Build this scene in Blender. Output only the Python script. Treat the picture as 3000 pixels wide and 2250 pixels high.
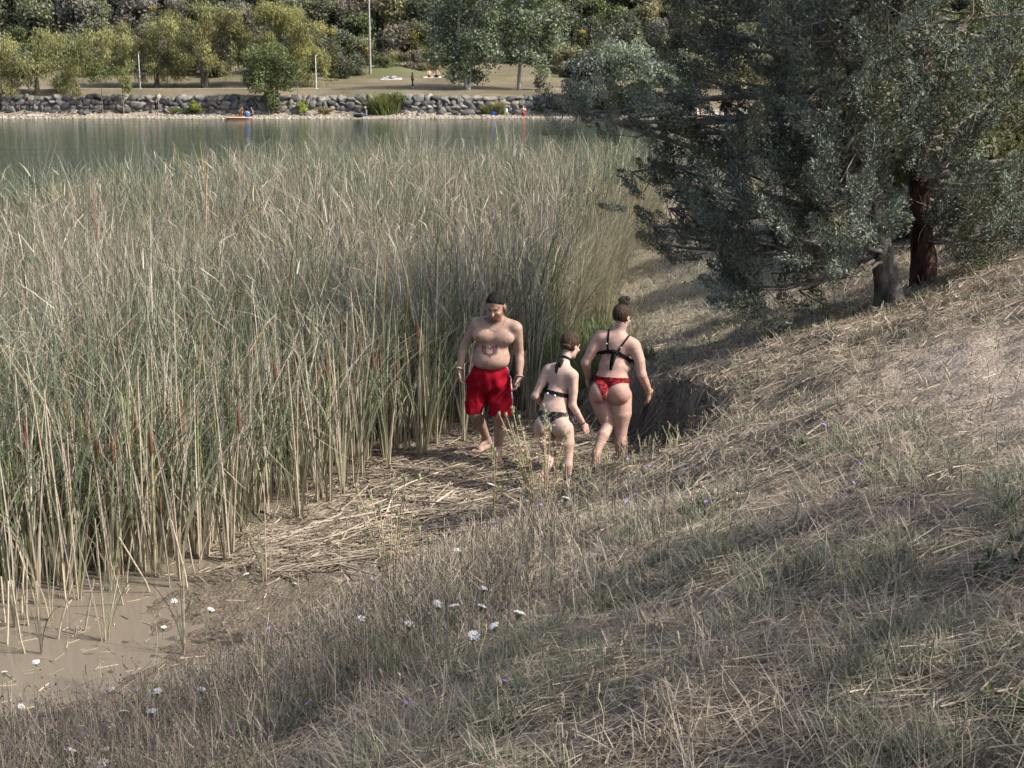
import bpy, math, random
import numpy as np
from mathutils import Vector, Matrix
random.seed(7); RNG = np.random.default_rng(7)
for _o in list(bpy.data.objects): bpy.data.objects.remove(_o)
scn = bpy.context.scene; COL = scn.collection
# ------------------------------------------------------------------ camera, sky, sun, exposure
CAMZ = 3.7; PITCH = math.radians(12.5); FPX = 4000.0
cd = bpy.data.cameras.new('camera'); cam = bpy.data.objects.new('camera', cd); COL.objects.link(cam)
cam.location = (0, 0, CAMZ); cam.rotation_euler = (math.radians(90) - PITCH, 0, 0)
cd.sensor_width = 36; cd.lens = 48; cd.clip_start = .1; cd.clip_end = 3000
scn.camera = cam
SUN_EL = math.radians(41); SUN_AZ = math.atan2(.965, -.26)          # azimuth from +Y towards +X
TOSUN = Vector((math.sin(SUN_AZ)*math.cos(SUN_EL), math.cos(SUN_AZ)*math.cos(SUN_EL), math.sin(SUN_EL)))
wd = bpy.data.worlds.new('World'); scn.world = wd; wd.use_nodes = True
wn = wd.node_tree; bgn = wn.nodes['Background']
sk = wn.nodes.new('ShaderNodeTexSky'); sk.sky_type = 'NISHITA'; sk.sun_disc = False
sk.sun_elevation = SUN_EL; sk.sun_rotation = SUN_AZ; sk.dust_density = 4.0; sk.air_density = .85
wn.links.new(sk.outputs[0], bgn.inputs[0]); bgn.inputs[1].default_value = .15
sl = bpy.data.lights.new('sun', 'SUN'); sl.energy = 4.0; sl.angle = math.radians(.6); sl.color = (1, .955, .895)
so = bpy.data.objects.new('sun', sl); COL.objects.link(so); so.rotation_euler = TOSUN.to_track_quat('Z', 'Y').to_euler()
so.location = TOSUN*60
scn.render.engine = 'CYCLES'; scn.cycles.max_bounces = 4; scn.cycles.diffuse_bounces = 2; scn.cycles.glossy_bounces = 2; scn.cycles.transmission_bounces = 2; scn.cycles.caustics_reflective = False; scn.cycles.caustics_refractive = False
scn.cycles.use_adaptive_sampling = True; scn.cycles.adaptive_threshold = .025; scn.cycles.adaptive_min_samples = 16
scn.view_settings.view_transform = 'Standard'; scn.view_settings.look = 'None'
scn.view_settings.exposure = .68; scn.view_settings.gamma = 1

# ------------------------------------------------------------------ helpers
FW = np.array([0, math.cos(PITCH), -math.sin(PITCH)]); UP = np.array([0, math.sin(PITCH), math.cos(PITCH)])
def W(X, Y, y):
    """point of the place seen at photo pixel X, Y that stands y metres in front"""
    d = FW + np.array([1., 0, 0])*(X-1500)/FPX + UP*(1125-Y)/FPX
    return np.array([0, 0, CAMZ]) + d*(y/d[1])
def proj(P):
    r = P - np.array([0, 0, CAMZ]); dp = r@FW
    return 1500+FPX*r[:, 0]/dp, 1125-FPX*(r@UP)/dp
class Fbm:
    def __init__(s, seed, scale, oct=4):
        r = np.random.default_rng(seed); s.w = []
        for o in range(oct):
            for q in range(4):
                a = r.uniform(0, 2*np.pi); f = 2*np.pi/scale*2**o*r.uniform(.7, 1.35)
                s.w.append((f*np.cos(a), f*np.sin(a), r.uniform(0, 6.28), .5**o/2))
    def __call__(s, x, y):
        t = 0.
        for a, b, p, m in s.w: t = t + m*np.sin(a*x+b*y+p + .8*np.sin(.6*b*x-.5*a*y+p*2))
        return t
def sstep(a, b, x):
    t = np.clip((x-a)/(b-a), 0, 1); return t*t*(3-2*t)
def tag(o, label=None, cat=None, group=None, kind=None):
    if label: o['label'] = label
    if cat: o['category'] = cat
    if group: o['group'] = group
    if kind: o['kind'] = kind
    return o
def mesh_np(name, V, F, col=None, smooth=False):
    V = np.asarray(V, np.float32); Fs = F if isinstance(F, list) else [F]
    Fs = [np.asarray(f, np.int32) for f in Fs if len(f)]
    me = bpy.data.meshes.new(name); me.vertices.add(len(V)); me.vertices.foreach_set('co', V.ravel())
    tot = sum(f.size for f in Fs); me.loops.add(tot)
    me.loops.foreach_set('vertex_index', np.concatenate([f.ravel() for f in Fs]))
    st = []; o = 0
    for f in Fs:
        st.append(o+np.arange(len(f))*f.shape[1]); o += f.size
    st = np.concatenate(st); me.polygons.add(len(st)); me.polygons.foreach_set('loop_start', st.astype(np.int32))
    if smooth: me.polygons.foreach_set('use_smooth', np.ones(len(st), bool))
    if col is not None:
        a = me.color_attributes.new('Col', 'FLOAT_COLOR', 'POINT'); c = np.ones((len(V), 4), np.float32); c[:, :3] = col
        a.data.foreach_set('color', c.ravel())
    me.update(calc_edges=True); me.validate()
    return me
def ob(name, me, mat=None, parent=None, loc=None):
    o = bpy.data.objects.new(name, me); COL.objects.link(o)
    if mat is not None and me is not None and not me.materials: me.materials.append(mat)
    if parent is not None: o.parent = parent
    if loc is not None: o.location = tuple(float(v) for v in loc)
    return o
def empty(name, loc, rz=0):
    e = bpy.data.objects.new(name, None); COL.objects.link(e); e.location = tuple(float(v) for v in loc); e.rotation_euler = (0, 0, rz); return e
class MB:                                                        # collects numpy geometry for one mesh
    def __init__(s): s.V = []; s.Q = []; s.T = []; s.C = []; s.n = 0
    def add(s, V, F, col=None):
        V = np.asarray(V, float); F = np.asarray(F)
        s.V.append(V); (s.Q if F.shape[1] == 4 else s.T).append(F+s.n); s.n += len(V)
        s.C.append(np.broadcast_to(np.asarray(col if col is not None else (1, 1, 1), float), (len(V), 3)))
    def mesh(s, name, smooth=False, off=None):
        V = np.concatenate(s.V)
        if off is not None: V = V-np.asarray(off)
        fs = []
        if s.Q: fs.append(np.concatenate(s.Q))
        if s.T: fs.append(np.concatenate(s.T))
        return mesh_np(name, V, fs, np.concatenate(s.C), smooth)
def norm(a): return a/np.maximum(np.linalg.norm(a, axis=-1, keepdims=True), 1e-9)
def tubes(paths, radii, sides=5):
    """paths N,S,3  radii N,S -> verts, quads (open ends closed to points by tiny radii)"""
    P = np.asarray(paths, float); R = np.asarray(radii, float); N, S, _ = P.shape
    T = norm(np.gradient(P, axis=1)); ref = np.where(np.abs(T[..., 2:3]) > .9, np.array([1., 0, 0]), np.array([0, 0, 1.]))
    A = norm(np.cross(T, ref)); B = np.cross(T, A)
    th = np.arange(sides)*2*np.pi/sides
    V = P[:, :, None]+R[:, :, None, None]*(np.cos(th)[None, None, :, None]*A[:, :, None]+np.sin(th)[None, None, :, None]*B[:, :, None])
    i = np.arange(S-1)[:, None]; j = np.arange(sides)[None]; j2 = (j+1) % sides
    q = np.stack([i*sides+j, i*sides+j2, (i+1)*sides+j2, (i+1)*sides+j], -1).reshape(-1, 4)
    F = (q[None]+(np.arange(N)*S*sides)[:, None, None]).reshape(-1, 4)
    return V.reshape(-1, 3), F
def tube1(path, radii, sides=6): return tubes(np.asarray(path)[None], np.asarray(radii)[None], sides)
def blades(base, head, length, width, lean, curl, c0, c1, segs=3, tipw=.12, twist=None, c2=None, pw=1.4):
    """curved tapering leaves; base N,3; head = heading angle; lean = start tilt; curl = total extra bend; colours base/tip (mid c2)"""
    N = len(base); t = np.linspace(0, 1, segs+1)
    ang = lean[:, None]+curl[:, None]*t[None]**pw
    ds = (length/segs)[:, None]
    h = np.concatenate([np.zeros((N, 1)), np.cumsum(np.sin((ang[:, 1:]+ang[:, :-1])/2)*ds, 1)], 1)
    v = np.concatenate([np.zeros((N, 1)), np.cumsum(np.cos((ang[:, 1:]+ang[:, :-1])/2)*ds, 1)], 1)
    ch, sh = np.cos(head), np.sin(head)
    P = np.stack([base[:, 0:1]+h*ch[:, None], base[:, 1:2]+h*sh[:, None], base[:, 2:3]+v], -1)
    tw = (head+np.pi/2 if twist is None else twist)
    side = np.stack([np.cos(tw), np.sin(tw), np.zeros(N)], -1)
    prof = np.minimum(1, 1.25*(1-t)+tipw)*np.minimum(1, .7+t*1.5)
    wv = width[:, None]*prof[None]*.5
    V = np.stack([P-side[:, None]*wv[..., None], P+side[:, None]*wv[..., None]], 2)      # N,S+1,2,3
    i = np.arange(segs); q = np.stack([2*i, 2*i+1, 2*i+3, 2*i+2], -1)
    F = (q[None]+(np.arange(N)*2*(segs+1))[:, None, None]).reshape(-1, 4)
    if c2 is None: C = c0[:, None]*(1-t)[None, :, None]+c1[:, None]*t[None, :, None]
    else:
        a = np.clip(1-t*2.2, 0, 1)[None, :, None]; b = np.clip(t*2.6-1.6, 0, 1)[None, :, None]
        C = c0[:, None]*a+c1[:, None]*b+c2[:, None]*(1-a-b)
    C = np.repeat(C[:, :, None], 2, 2)
    return V.reshape(-1, 3), F, C.reshape(-1, 3)
def cmix(a, b, t): return np.asarray(a)[None]*(1-t[:, None])+np.asarray(b)[None]*t[:, None]
def jit(c, amt, rng=RNG): return np.clip(c*(1+rng.normal(0, amt, (len(c), 1))), .005, .9)

# ------------------------------------------------------------------ materials
def mat(name):
    m = bpy.data.materials.new(name); m.use_nodes = True; nt = m.node_tree
    return m, nt, nt.nodes['Principled BSDF'], nt.nodes['Material Output']
def nd(nt, t, **k):
    n = nt.nodes.new(t)
    for a, b in k.items():
        if a.startswith('i_'): n.inputs[a[2:].replace('_', ' ')].default_value = b
        else: setattr(n, a, b)
    return n
def attr_mat(name, rough=.6, trans=0., noise=0., nscale=20., spec=.3, bump=0., bscale=60., stretch=None):
    m, nt, p, out = mat(name); L = nt.links.new
    a = nd(nt, 'ShaderNodeVertexColor', layer_name='Col'); colr = a.outputs[0]
    tc = nd(nt, 'ShaderNodeTexCoord')
    vec = tc.outputs['Object']
    if stretch:
        mp = nd(nt, 'ShaderNodeMapping'); mp.inputs['Scale'].default_value = stretch; L(vec, mp.inputs[0]); vec = mp.outputs[0]
    if noise:
        n = nd(nt, 'ShaderNodeTexNoise', i_Scale=nscale, i_Detail=4.); L(vec, n.inputs['Vector'])
        mr = nd(nt, 'ShaderNodeMapRange'); mr.inputs[1].default_value = .3; mr.inputs[2].default_value = .7
        mr.inputs[3].default_value = 1-noise; mr.inputs[4].default_value = 1+noise; L(n.outputs[0], mr.inputs[0])
        mx = nd(nt, 'ShaderNodeVectorMath', operation='SCALE'); L(colr, mx.inputs[0]); L(mr.outputs[0], mx.inputs['Scale']); colr = mx.outputs[0]
    L(colr, p.inputs['Base Color']); p.inputs['Roughness'].default_value = rough; p.inputs['Specular IOR Level'].default_value = spec
    if bump:
        n = nd(nt, 'ShaderNodeTexNoise', i_Scale=bscale, i_Detail=5.); L(vec, n.inputs['Vector'])
        b = nd(nt, 'ShaderNodeBump', i_Strength=bump, i_Distance=.02); L(n.outputs[0], b.inputs['Height']); L(b.outputs[0], p.inputs['Normal'])
    if trans:
        tr = nd(nt, 'ShaderNodeBsdfTranslucent'); L(colr, tr.inputs[0])
        ms = nd(nt, 'ShaderNodeMixShader'); ms.inputs[0].default_value = trans
        L(p.outputs[0], ms.inputs[1]); L(tr.outputs[0], ms.inputs[2]); L(ms.outputs[0], out.inputs[0])
    return m
M_LEAF = attr_mat('leaf', .55, .35, spec=.25)
M_REED = attr_mat('reed_leaf', .5, .25, spec=.3)
M_GRASS = attr_mat('grass_blade', .65, .25, spec=.2)
M_CYP = attr_mat('cypress_foliage', .7, 0., spec=.15)
M_BARK = attr_mat('bark', .9, 0, .45, 14., .1, 1., 22., (1, 1, .35))
M_STEM = attr_mat('plant_stem', .7, 0, .15, 30., .2)
M_STONE = attr_mat('rock', .9, 0, .35, 2.2, .15, .9, 5.)
M_PAINT = attr_mat('painted_surface', .6, 0, .06, 3., .3)
M_CLOTH = attr_mat('cloth', .9, 0, .2, 14., .12, .35, 70.)
M_HAIR = attr_mat('hair', .6, 0, .5, 60., .12, .8, 90., (1, 1, .22))
M_SKIN = attr_mat('skin', .58, 0, .14, 16., .25, .2, 110.)
M_FLOWER = attr_mat('petal', .7, .3, spec=.1)
# ------------------------------------------------------------------ near terrain
def ctl(X, Y, z):
    a = PITCH+math.atan((Y-1125)/FPX); y = (CAMZ-z)/math.tan(a); p = W(X, Y, y); return (p[0], p[1], z)
_pts = [ctl(*a) for a in [
    (650, 1700, .03), (520, 1830, .02), (820, 1680, .04), (0, 2250, .5), (700, 2100, .62), (0, 2150, .05), (700, 1900, 0.02), (350, 2040, 0.03), (300, 2200, .48), (880, 1780, .03), (1050, 2200, 1.3), (1500, 2250, 1.85), (3000, 2250, 2.02), (2300, 2250, 1.98),
    (1080, 1640, .03), (1050, 1800, .3), (1300, 1470, .08), (1500, 1460, .2), (1500, 1800, 1.12), (1700, 1410, .38), (1900, 1390, .58), (2060, 1300, .78), (2110, 1150, .86),
    (2000, 1600, 1.38), (2500, 1500, 1.7), (2500, 1150, 1.36), (2950, 1100, 1.76), (3000, 1700, 2.0), (2600, 900, 1.36), (2350, 960, 1.0),
    (1900, 1080, .62), (2000, 800, .82), (1900, 690, .85), (3000, 740, 1.82), (2720, 830, 1.5), (2300, 1200, 1.2), (1250, 2050, 1.4)]]
_pts += [(0, 0, 2.08), (3, 0, 2.3), (-3, 0, 1.75), (0, -6, 2.2), (8, 14, 2.5), (9, 6, 2.5), (9, -2, 2.6), (-6, 0, 1.2), (-6.5, 5, .1), (-8, 8, -.4), (5.5, 25, 1.5), (11, 25, 3.4),
         (3.6, 37, .3), (10, 38, 2.6), (-3, 12, -.3), (-5, 18, -.6), (-1, 25, -.35), (-.6, 18, -.12), (0, 14.8, .0), (-1.2, 13.2, -.03), (1.5, 24, .25), (3.2, 30, .45), (0, 38, -.5), (-9, 38, -.9), (-4, 9.6, -.12), (-12, 14, -.9), (1.0, 19, .2), (.55, 16.5, .15)]
_pts = np.array(_pts)
def _U(r2): return np.where(r2 > 1e-9, .5*r2*np.log(np.maximum(r2, 1e-9)), 0.)
def _tps(P):
    n = len(P); d2 = ((P[:, None, :2]-P[None, :, :2])**2).sum(-1); K = _U(d2)+np.eye(n)*.4
    Q = np.c_[np.ones(n), P[:, :2]]; A = np.zeros((n+3, n+3)); A[:n, :n] = K; A[:n, n:] = Q; A[n:, :n] = Q.T
    return np.linalg.solve(A, np.r_[P[:, 2], 0, 0, 0])
_wt = _tps(_pts)
def bank(x, y):
    sh = np.shape(x); x = np.ravel(x); y = np.ravel(y); out = np.empty(len(x))
    for i in range(0, len(x), 20000):
        a, b = x[i:i+20000], y[i:i+20000]
        d2 = (a[:, None]-_pts[None, :, 0])**2+(b[:, None]-_pts[None, :, 1])**2
        out[i:i+20000] = _U(d2)@_wt[:-3]+_wt[-3]+_wt[-2]*a+_wt[-1]*b
    return out.reshape(sh)
NOTCH = np.array([(-3.2, 14), (-1.9, 12.0), (-.9, 11.45), (.1, 11.55), (.9, 11.4), (1.5, 11.5), (1.72, 12.2), (1.68, 13.2), (1.3, 14.1), (.75, 14.6), (.25, 15.4), (-1, 15.2)])
def sdpoly(x, y, poly):
    d = np.full(np.shape(x), 1e9); ins = np.zeros(np.shape(x), bool); n = len(poly)
    for i in range(n):
        a, b = poly[i], poly[(i+1) % n]; e = b-a
        t = np.clip(((x-a[0])*e[0]+(y-a[1])*e[1])/(e@e), 0, 1)
        d = np.minimum(d, np.hypot(x-a[0]-t*e[0], y-a[1]-t*e[1]))
        c = ((a[1] > y) != (b[1] > y)); ins ^= c & (x < (b[0]-a[0])*(y-a[1])/(b[1]-a[1]+1e-12)+a[0])
    return np.where(ins, -d, d)
_n1 = Fbm(3, 1.6); _n2 = Fbm(4, .35, 3); _n3 = Fbm(5, .5, 3)
def height(x, y):
    x = np.asarray(x, float); y = np.asarray(y, float); b = bank(x, y)
    far = np.hypot(x, y)
    b = np.where(y > 40, b*0+np.maximum(-1.2, b-(y-40)*.5), b)
    b = b+.035*_n1(x, y)*sstep(.05, .4, b)+.012*_n2(x, y)
    sd = sdpoly(x, y, NOTCH)+.09*_n3(x, y)
    mud = .02+.010*_n2(x, y)+.008*_n1(x, y)
    return np.where(b > mud, mud+(b-mud)*sstep(-.02, .24, sd), np.where(sd < 0, np.maximum(b, mud+(b-mud)*sstep(-.5, 0., sd)), b))
_h0 = lambda p: float(height(np.array([p[0]]), np.array([p[1]]))[0])
def hit(X, Y, y0=2.5, y1=42):
    ys = np.arange(y0, y1, .03); d = FW+np.array([1., 0, 0])*(X-1500)/FPX+UP*(1125-Y)/FPX
    P = np.array([0, 0, CAMZ])+d[None]*(ys/d[1])[:, None]
    k = np.argmax(P[:, 2] < np.maximum(height(P[:, 0], P[:, 1]), 0)); return P[k]
def graded(a, b, lo, hi, fine, coarse):
    v = list(np.arange(lo, hi, fine)); s = fine; p = lo; L_ = []
    while p > a: s = min(s*1.15, coarse); p -= s; L_.append(p)
    s = fine; p = v[-1]; R_ = []
    while p < b: s = min(s*1.15, coarse); p += s; R_.append(p)
    return np.array(L_[::-1]+v+R_)
def grid_mesh(name, xs, ys, fz, smooth=True, colf=None):
    X, Y = np.meshgrid(xs, ys); Z = fz(X, Y); V = np.stack([X, Y, Z], -1).reshape(-1, 3)
    nx = len(xs); i = np.arange(len(ys)-1)[:, None]; j = np.arange(nx-1)[None]
    F = np.stack([i*nx+j, i*nx+j+1, (i+1)*nx+j+1, (i+1)*nx+j], -1).reshape(-1, 4)
    return mesh_np(name, V, F, None if colf is None else colf(V), smooth)
DRY = Fbm(11, 2.6); DRY2 = Fbm(12, .7, 3)
def dirt_amount(x, y):                                              # worn bare earth: the footpath on the slope and the path by the reeds
    p = np.exp(-(((x-3.3)-.12*(y-9))/.75)**2)*sstep(6.2, 7.6, y)*(1-sstep(10.5, 13, y))
    q = np.exp(-((x-(2.0+.085*(y-15)))/.8)**2)*sstep(14.6, 16.5, y)*.35
    return np.clip(p+q, 0, 1)
def ground_col(V):
    x, y, z = V.T
    t = np.clip(.5+.55*DRY(x, y)+.25*DRY2(x, y), 0, 1); c = cmix((.20, .165, .125), (.30, .25, .195), t)
    g = np.clip(.3+.6*DRY(y*.9, x*1.1), 0, 1); c = c*(1-.35*g[:, None])+np.array((.12, .115, .062))*.35*g[:, None]
    pg = (sstep(14.5, 16, y)*sstep(.3, .9, x)*(1-sstep(3.2, 4.5, x)))[:, None]*np.clip(.75+.3*DRY2(x, y), .4, 1)[:, None]; c = c*(1-pg)+np.array((.27, .25, .165))*pg
    d = dirt_amount(x, y)[:, None]; c = c*(1-d)+np.array((.40, .33, .265))*d
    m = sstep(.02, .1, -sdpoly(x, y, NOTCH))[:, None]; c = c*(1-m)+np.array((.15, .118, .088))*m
    wet = (1-sstep(.0, .13, z))[:, None]; c = c*(1-wet)+np.array((.175, .142, .106))*wet
    return c
gx = graded(-30, 40, -3.2, 5.2, .062, 2.); gy = graded(-14, 60, 3.0, 16.5, .062, 2.)
def ground_mat():
    m, nt, p, out = mat('earth'); L = nt.links.new
    a = nd(nt, 'ShaderNodeVertexColor', layer_name='Col'); tc = nd(nt, 'ShaderNodeTexCoord')
    n = nd(nt, 'ShaderNodeTexNoise', i_Scale=9., i_Detail=9., i_Roughness=.72); L(tc.outputs['Object'], n.inputs['Vector'])
    v = nd(nt, 'ShaderNodeTexVoronoi', i_Scale=38.); L(tc.outputs['Object'], v.inputs['Vector'])
    mr = nd(nt, 'ShaderNodeMapRange'); mr.inputs[1].default_value = .3; mr.inputs[2].default_value = .7; mr.inputs[3].default_value = .6; mr.inputs[4].default_value = 1.4
    L(n.outputs[0], mr.inputs[0]); s = nd(nt, 'ShaderNodeVectorMath', operation='SCALE'); L(a.outputs[0], s.inputs[0]); L(mr.outputs[0], s.inputs['Scale'])
    L(s.outputs[0], p.inputs['Base Color']); p.inputs['Roughness'].default_value = .95; p.inputs['Specular IOR Level'].default_value = .1
    ad = nd(nt, 'ShaderNodeMath', operation='MULTIPLY_ADD'); ad.inputs[1].default_value = .35; L(v.outputs['Distance'], ad.inputs[0]); L(n.outputs[0], ad.inputs[2])
    b = nd(nt, 'ShaderNodeBump', i_Strength=1., i_Distance=.06); L(ad.outputs[0], b.inputs['Height']); L(b.outputs[0], p.inputs['Normal'])
    return m
M_EARTH = ground_mat()
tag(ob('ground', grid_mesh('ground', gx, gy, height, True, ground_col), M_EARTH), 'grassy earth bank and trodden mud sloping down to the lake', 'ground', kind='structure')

# ------------------------------------------------------------------ lake water
def water_mat():
    m, nt, p, out = mat('lake_water'); L = nt.links.new
    tc = nd(nt, 'ShaderNodeTexCoord'); sx = nd(nt, 'ShaderNodeSeparateXYZ'); L(tc.outputs['Object'], sx.inputs[0])
    n0 = nd(nt, 'ShaderNodeTexNoise', i_Scale=.25, i_Detail=3.); L(tc.outputs['Object'], n0.inputs['Vector'])
    ma = nd(nt, 'ShaderNodeMath', operation='MULTIPLY_ADD'); ma.inputs[1].default_value = 8.; L(n0.outputs[0], ma.inputs[0]); L(sx.outputs['Y'], ma.inputs[2])
    mr = nd(nt, 'ShaderNodeMapRange'); mr.inputs[1].default_value = 13.; mr.inputs[2].default_value = 26.; L(ma.outputs[0], mr.inputs[0])
    mx = nd(nt, 'ShaderNodeMix', data_type='RGBA'); mx.inputs['A'].default_value = (.185, .155, .118, 1); mx.inputs['B'].default_value = (.020, .050, .035, 1)   # silt by the bank, green lake
    L(mr.outputs[0], mx.inputs['Factor']); L(mx.outputs['Result'], p.inputs['Base Color'])
    p.inputs['Roughness'].default_value = .06; p.inputs['IOR'].default_value = 1.33
    mp = nd(nt, 'ShaderNodeMapping'); mp.inputs['Scale'].default_value = (.3, 2.2, 1); L(tc.outputs['Object'], mp.inputs[0])
    n1 = nd(nt, 'ShaderNodeTexNoise', i_Scale=1.6, i_Detail=4., i_Roughness=.6); L(mp.outputs[0], n1.inputs['Vector'])
    st = nd(nt, 'ShaderNodeMapRange'); st.inputs[1].default_value = 14; st.inputs[2].default_value = 40; st.inputs[3].default_value = .03; st.inputs[4].default_value = .5
    L(sx.outputs['Y'], st.inputs[0])
    mp2 = nd(nt, 'ShaderNodeMapping'); mp2.inputs['Scale'].default_value = (.25, 1.3, 1); L(tc.outputs['Object'], mp2.inputs[0])
    n2 = nd(nt, 'ShaderNodeTexNoise', i_Scale=.3, i_Detail=5., i_Roughness=.55); L(mp2.outputs[0], n2.inputs['Vector'])
    hs_ = nd(nt, 'ShaderNodeMath', operation='MULTIPLY_ADD'); hs_.inputs[1].default_value = 5.; L(n2.outputs[0], hs_.inputs[0]); L(n1.outputs[0], hs_.inputs[2])
    b = nd(nt, 'ShaderNodeBump', i_Distance=.05); L(st.outputs[0], b.inputs['Strength']); L(hs_.outputs[0], b.inputs['Height']); L(b.outputs[0], p.inputs['Normal'])
    return m
wx = np.array([-400., -60, -20, 0, 20, 60, 400]); wy = np.array([-60., -10, 5, 15, 40, 90, 150])
tag(ob('lake_water', grid_mesh('lake_water', wx, wy, lambda x, y: x*0), water_mat()), 'green lake with brown silty shallows by the bank', 'water', kind='structure')

# ------------------------------------------------------------------ far bank terrain
FN = Fbm(21, 14, 3); FN2 = Fbm(22, 3, 3)
SHORE = lambda x: 142+1.2*np.sin(x*.07)+.5*np.sin(x*.31+1)
def farz(x, y):
    d = y-SHORE(x)
    z = np.interp(d, [-20, -2, 0, 4.6, 5.6, 9.0, 12, 14.5, 40, 60, 120, 400], [-3, -.25, 0, .35, 2.05, 2.7, 2.95, 2.95, 6.2, 16, 48, 90])
    return z+FN2(x, y)*.05*sstep(.5, 3, d)*(1-sstep(5, 8, d))+FN(x, y)*.5*sstep(16, 40, d)
def far_col(V):
    x, y, z = V.T; d = y-SHORE(x)
    c = cmix((.15, .13, .08), (.215, .18, .12), np.clip(.5+.6*FN(x*1.5, y*2), 0, 1))
    g = np.clip(.2+.9*FN(x+40, y*1.3), 0, 1)*sstep(17, 30, d); c = c*(1-.7*g[:, None])+np.array((.11, .14, .05))*.7*g[:, None]
    pth = (sstep(11.7, 12.0, d)*(1-sstep(14.2, 14.6, d)))[:, None]; c = c*(1-pth)+np.array((.40, .36, .30))*pth
    bch = (1-sstep(4.8, 5.4, d))[:, None]; c = c*(1-bch)+np.array((.31, .265, .20))*bch
    hill = sstep(36, 44, d)[:, None]; c = c*(1-hill)+np.array((.06, .06, .035))*hill
    return c
fx = graded(-400, 420, -70, 85, 1.3, 25); fy = np.r_[118., 130, np.arange(138, 166, .35), np.arange(166, 200, 1.2), np.arange(200, 280, 4), np.arange(280, 560, 25)]
tag(ob('far_bank', grid_mesh('far_bank', fx, fy, farz, True, far_col), M_EARTH), 'dry grass meadow and pebble beach across the lake', 'bank', kind='structure')
fz = lambda x, y: float(farz(np.array(float(x)), np.array(float(y))))
def fx_at(X, y): return float(W(X, 300, y)[0])
# ------------------------------------------------------------------ far bank: boulder wall
def ico(sub=1):
    t = (1+5**.5)/2
    V = [(-1, t, 0), (1, t, 0), (-1, -t, 0), (1, -t, 0), (0, -1, t), (0, 1, t), (0, -1, -t), (0, 1, -t), (t, 0, -1), (t, 0, 1), (-t, 0, -1), (-t, 0, 1)]
    F = [(0, 11, 5), (0, 5, 1), (0, 1, 7), (0, 7, 10), (0, 10, 11), (1, 5, 9), (5, 11, 4), (11, 10, 2), (10, 7, 6), (7, 1, 8), (3, 9, 4), (3, 4, 2), (3, 2, 6), (3, 6, 8), (3, 8, 9), (4, 9, 5), (2, 4, 11), (6, 2, 10), (8, 6, 7), (9, 8, 1)]
    V = [Vector(v).normalized() for v in V]
    for _ in range(sub):
        mid = {}; NF = []
        def m(a, b):
            k = (min(a, b), max(a, b))
            if k not in mid: V.append(((V[a]+V[b])/2).normalized()); mid[k] = len(V)-1
            return mid[k]
        for a, b, c in F:
            x, y, z = m(a, b), m(b, c), m(c, a); NF += [(a, x, z), (b, y, x), (c, z, y), (x, y, z)]
        F = NF
    return np.array([v[:] for v in V]), np.array(F)
ICO1 = ico(1); ICO2 = ico(2); ICO0 = ico(0)
def rock_mesh(i, c, box=4.):
    V, F = ICO2; r = np.random.default_rng(100+i)
    V = np.sign(V)*np.abs(V)**.45; V = V/np.abs(V).max()
    for q in range(10):
        n = norm(r.normal(size=3)); k = r.uniform(.62, 1.0); s = V@n; V = V-np.maximum(s-k, 0)[:, None]*n
    V = V*(1+r.normal(0, .02, (len(V), 1)))
    return mesh_np('stone', V*.56, F, jit(np.tile(np.array(c)*.82, (len(V), 1)), .06, r))
_stc = [(.17, .165, .155), (.22, .21, .19), (.13, .128, .125), (.27, .25, .215), (.20, .18, .15), (.155, .15, .145), (.24, .235, .22), (.11, .108, .105)]
ROCKS = [rock_mesh(i, c) for i, c in enumerate(_stc)]
wall = empty('stone_wall', (0, 147.2, .3)); tag(wall, 'retaining wall of big grey boulders along the far lake shore', 'wall')
xx = np.arange(-64, 15, 1.5); Vb = []; 
for x in xx:
    y = float(SHORE(x))+5.25
    for z in (-.2, 1.95): Vb.append((x, y-147.2+(0 if z < 0 else .35), z-.3))
    Vb.append((x, y-147.2+1.3, 1.9-.3))
Vb = np.array(Vb); n = len(xx); i = np.arange(n-1)
ob('backing', mesh_np('backing', Vb, [np.c_[3*i, 3*i+3, 3*i+4, 3*i+1], np.c_[3*i+1, 3*i+4, 3*i+5, 3*i+2]], np.tile((.05, .045, .035), (len(Vb), 1))), M_EARTH, wall)
rs = random.Random(5)
for row in range(4):
    x = -63+rs.random()
    while x < 14:
        w = rs.uniform(.4, 1.15) if row else rs.uniform(.5, 1.3); hgt = rs.uniform(.5, .85)
        me = rs.choice(ROCKS)
        if not me.materials: me.materials.append(M_STONE)
        o = ob('stone', me, None, wall); xc = x+w/2
        zc = .5+row*.47+rs.uniform(-.09, .09)+(.06*math.sin(xc*.4))
        o.location = (xc, float(SHORE(xc))+5.0+row*.12+rs.uniform(-.12, .12)-147.2, zc-.3)
        o.scale = (w*1.2, rs.uniform(.8, 1.1), hgt*1.06); o.rotation_euler = (rs.uniform(-.25, .25), rs.uniform(-.4, .4), rs.choice((0, math.pi))+rs.uniform(-.3, .3)); x += w*.97
# loose boulders on the beach
for X, dd, s in [(905, 3.6, .6), (1290, 3.9, .8), (1335, 3.7, .7), (1370, 3.9, .9), (1510, 3.8, .9), (1195, 3.9, .7), (650, 3.9, .6), (255, 3.5, .7), (1230, 3.2, .5), (1420, 4.0, .7)]:
    x = fx_at(X, 146); y = float(SHORE(x))+dd; o = ob('boulder', ROCKS[int(X) % 8], M_STONE, None, (x, y, fz(x, y)+s*.2)); o.scale = (s*1.3, s, s*.75); o.rotation_euler[2] = X
    tag(o, 'loose grey boulder at the foot of the far stone wall', 'boulder', 'boulders below the stone wall')
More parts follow.
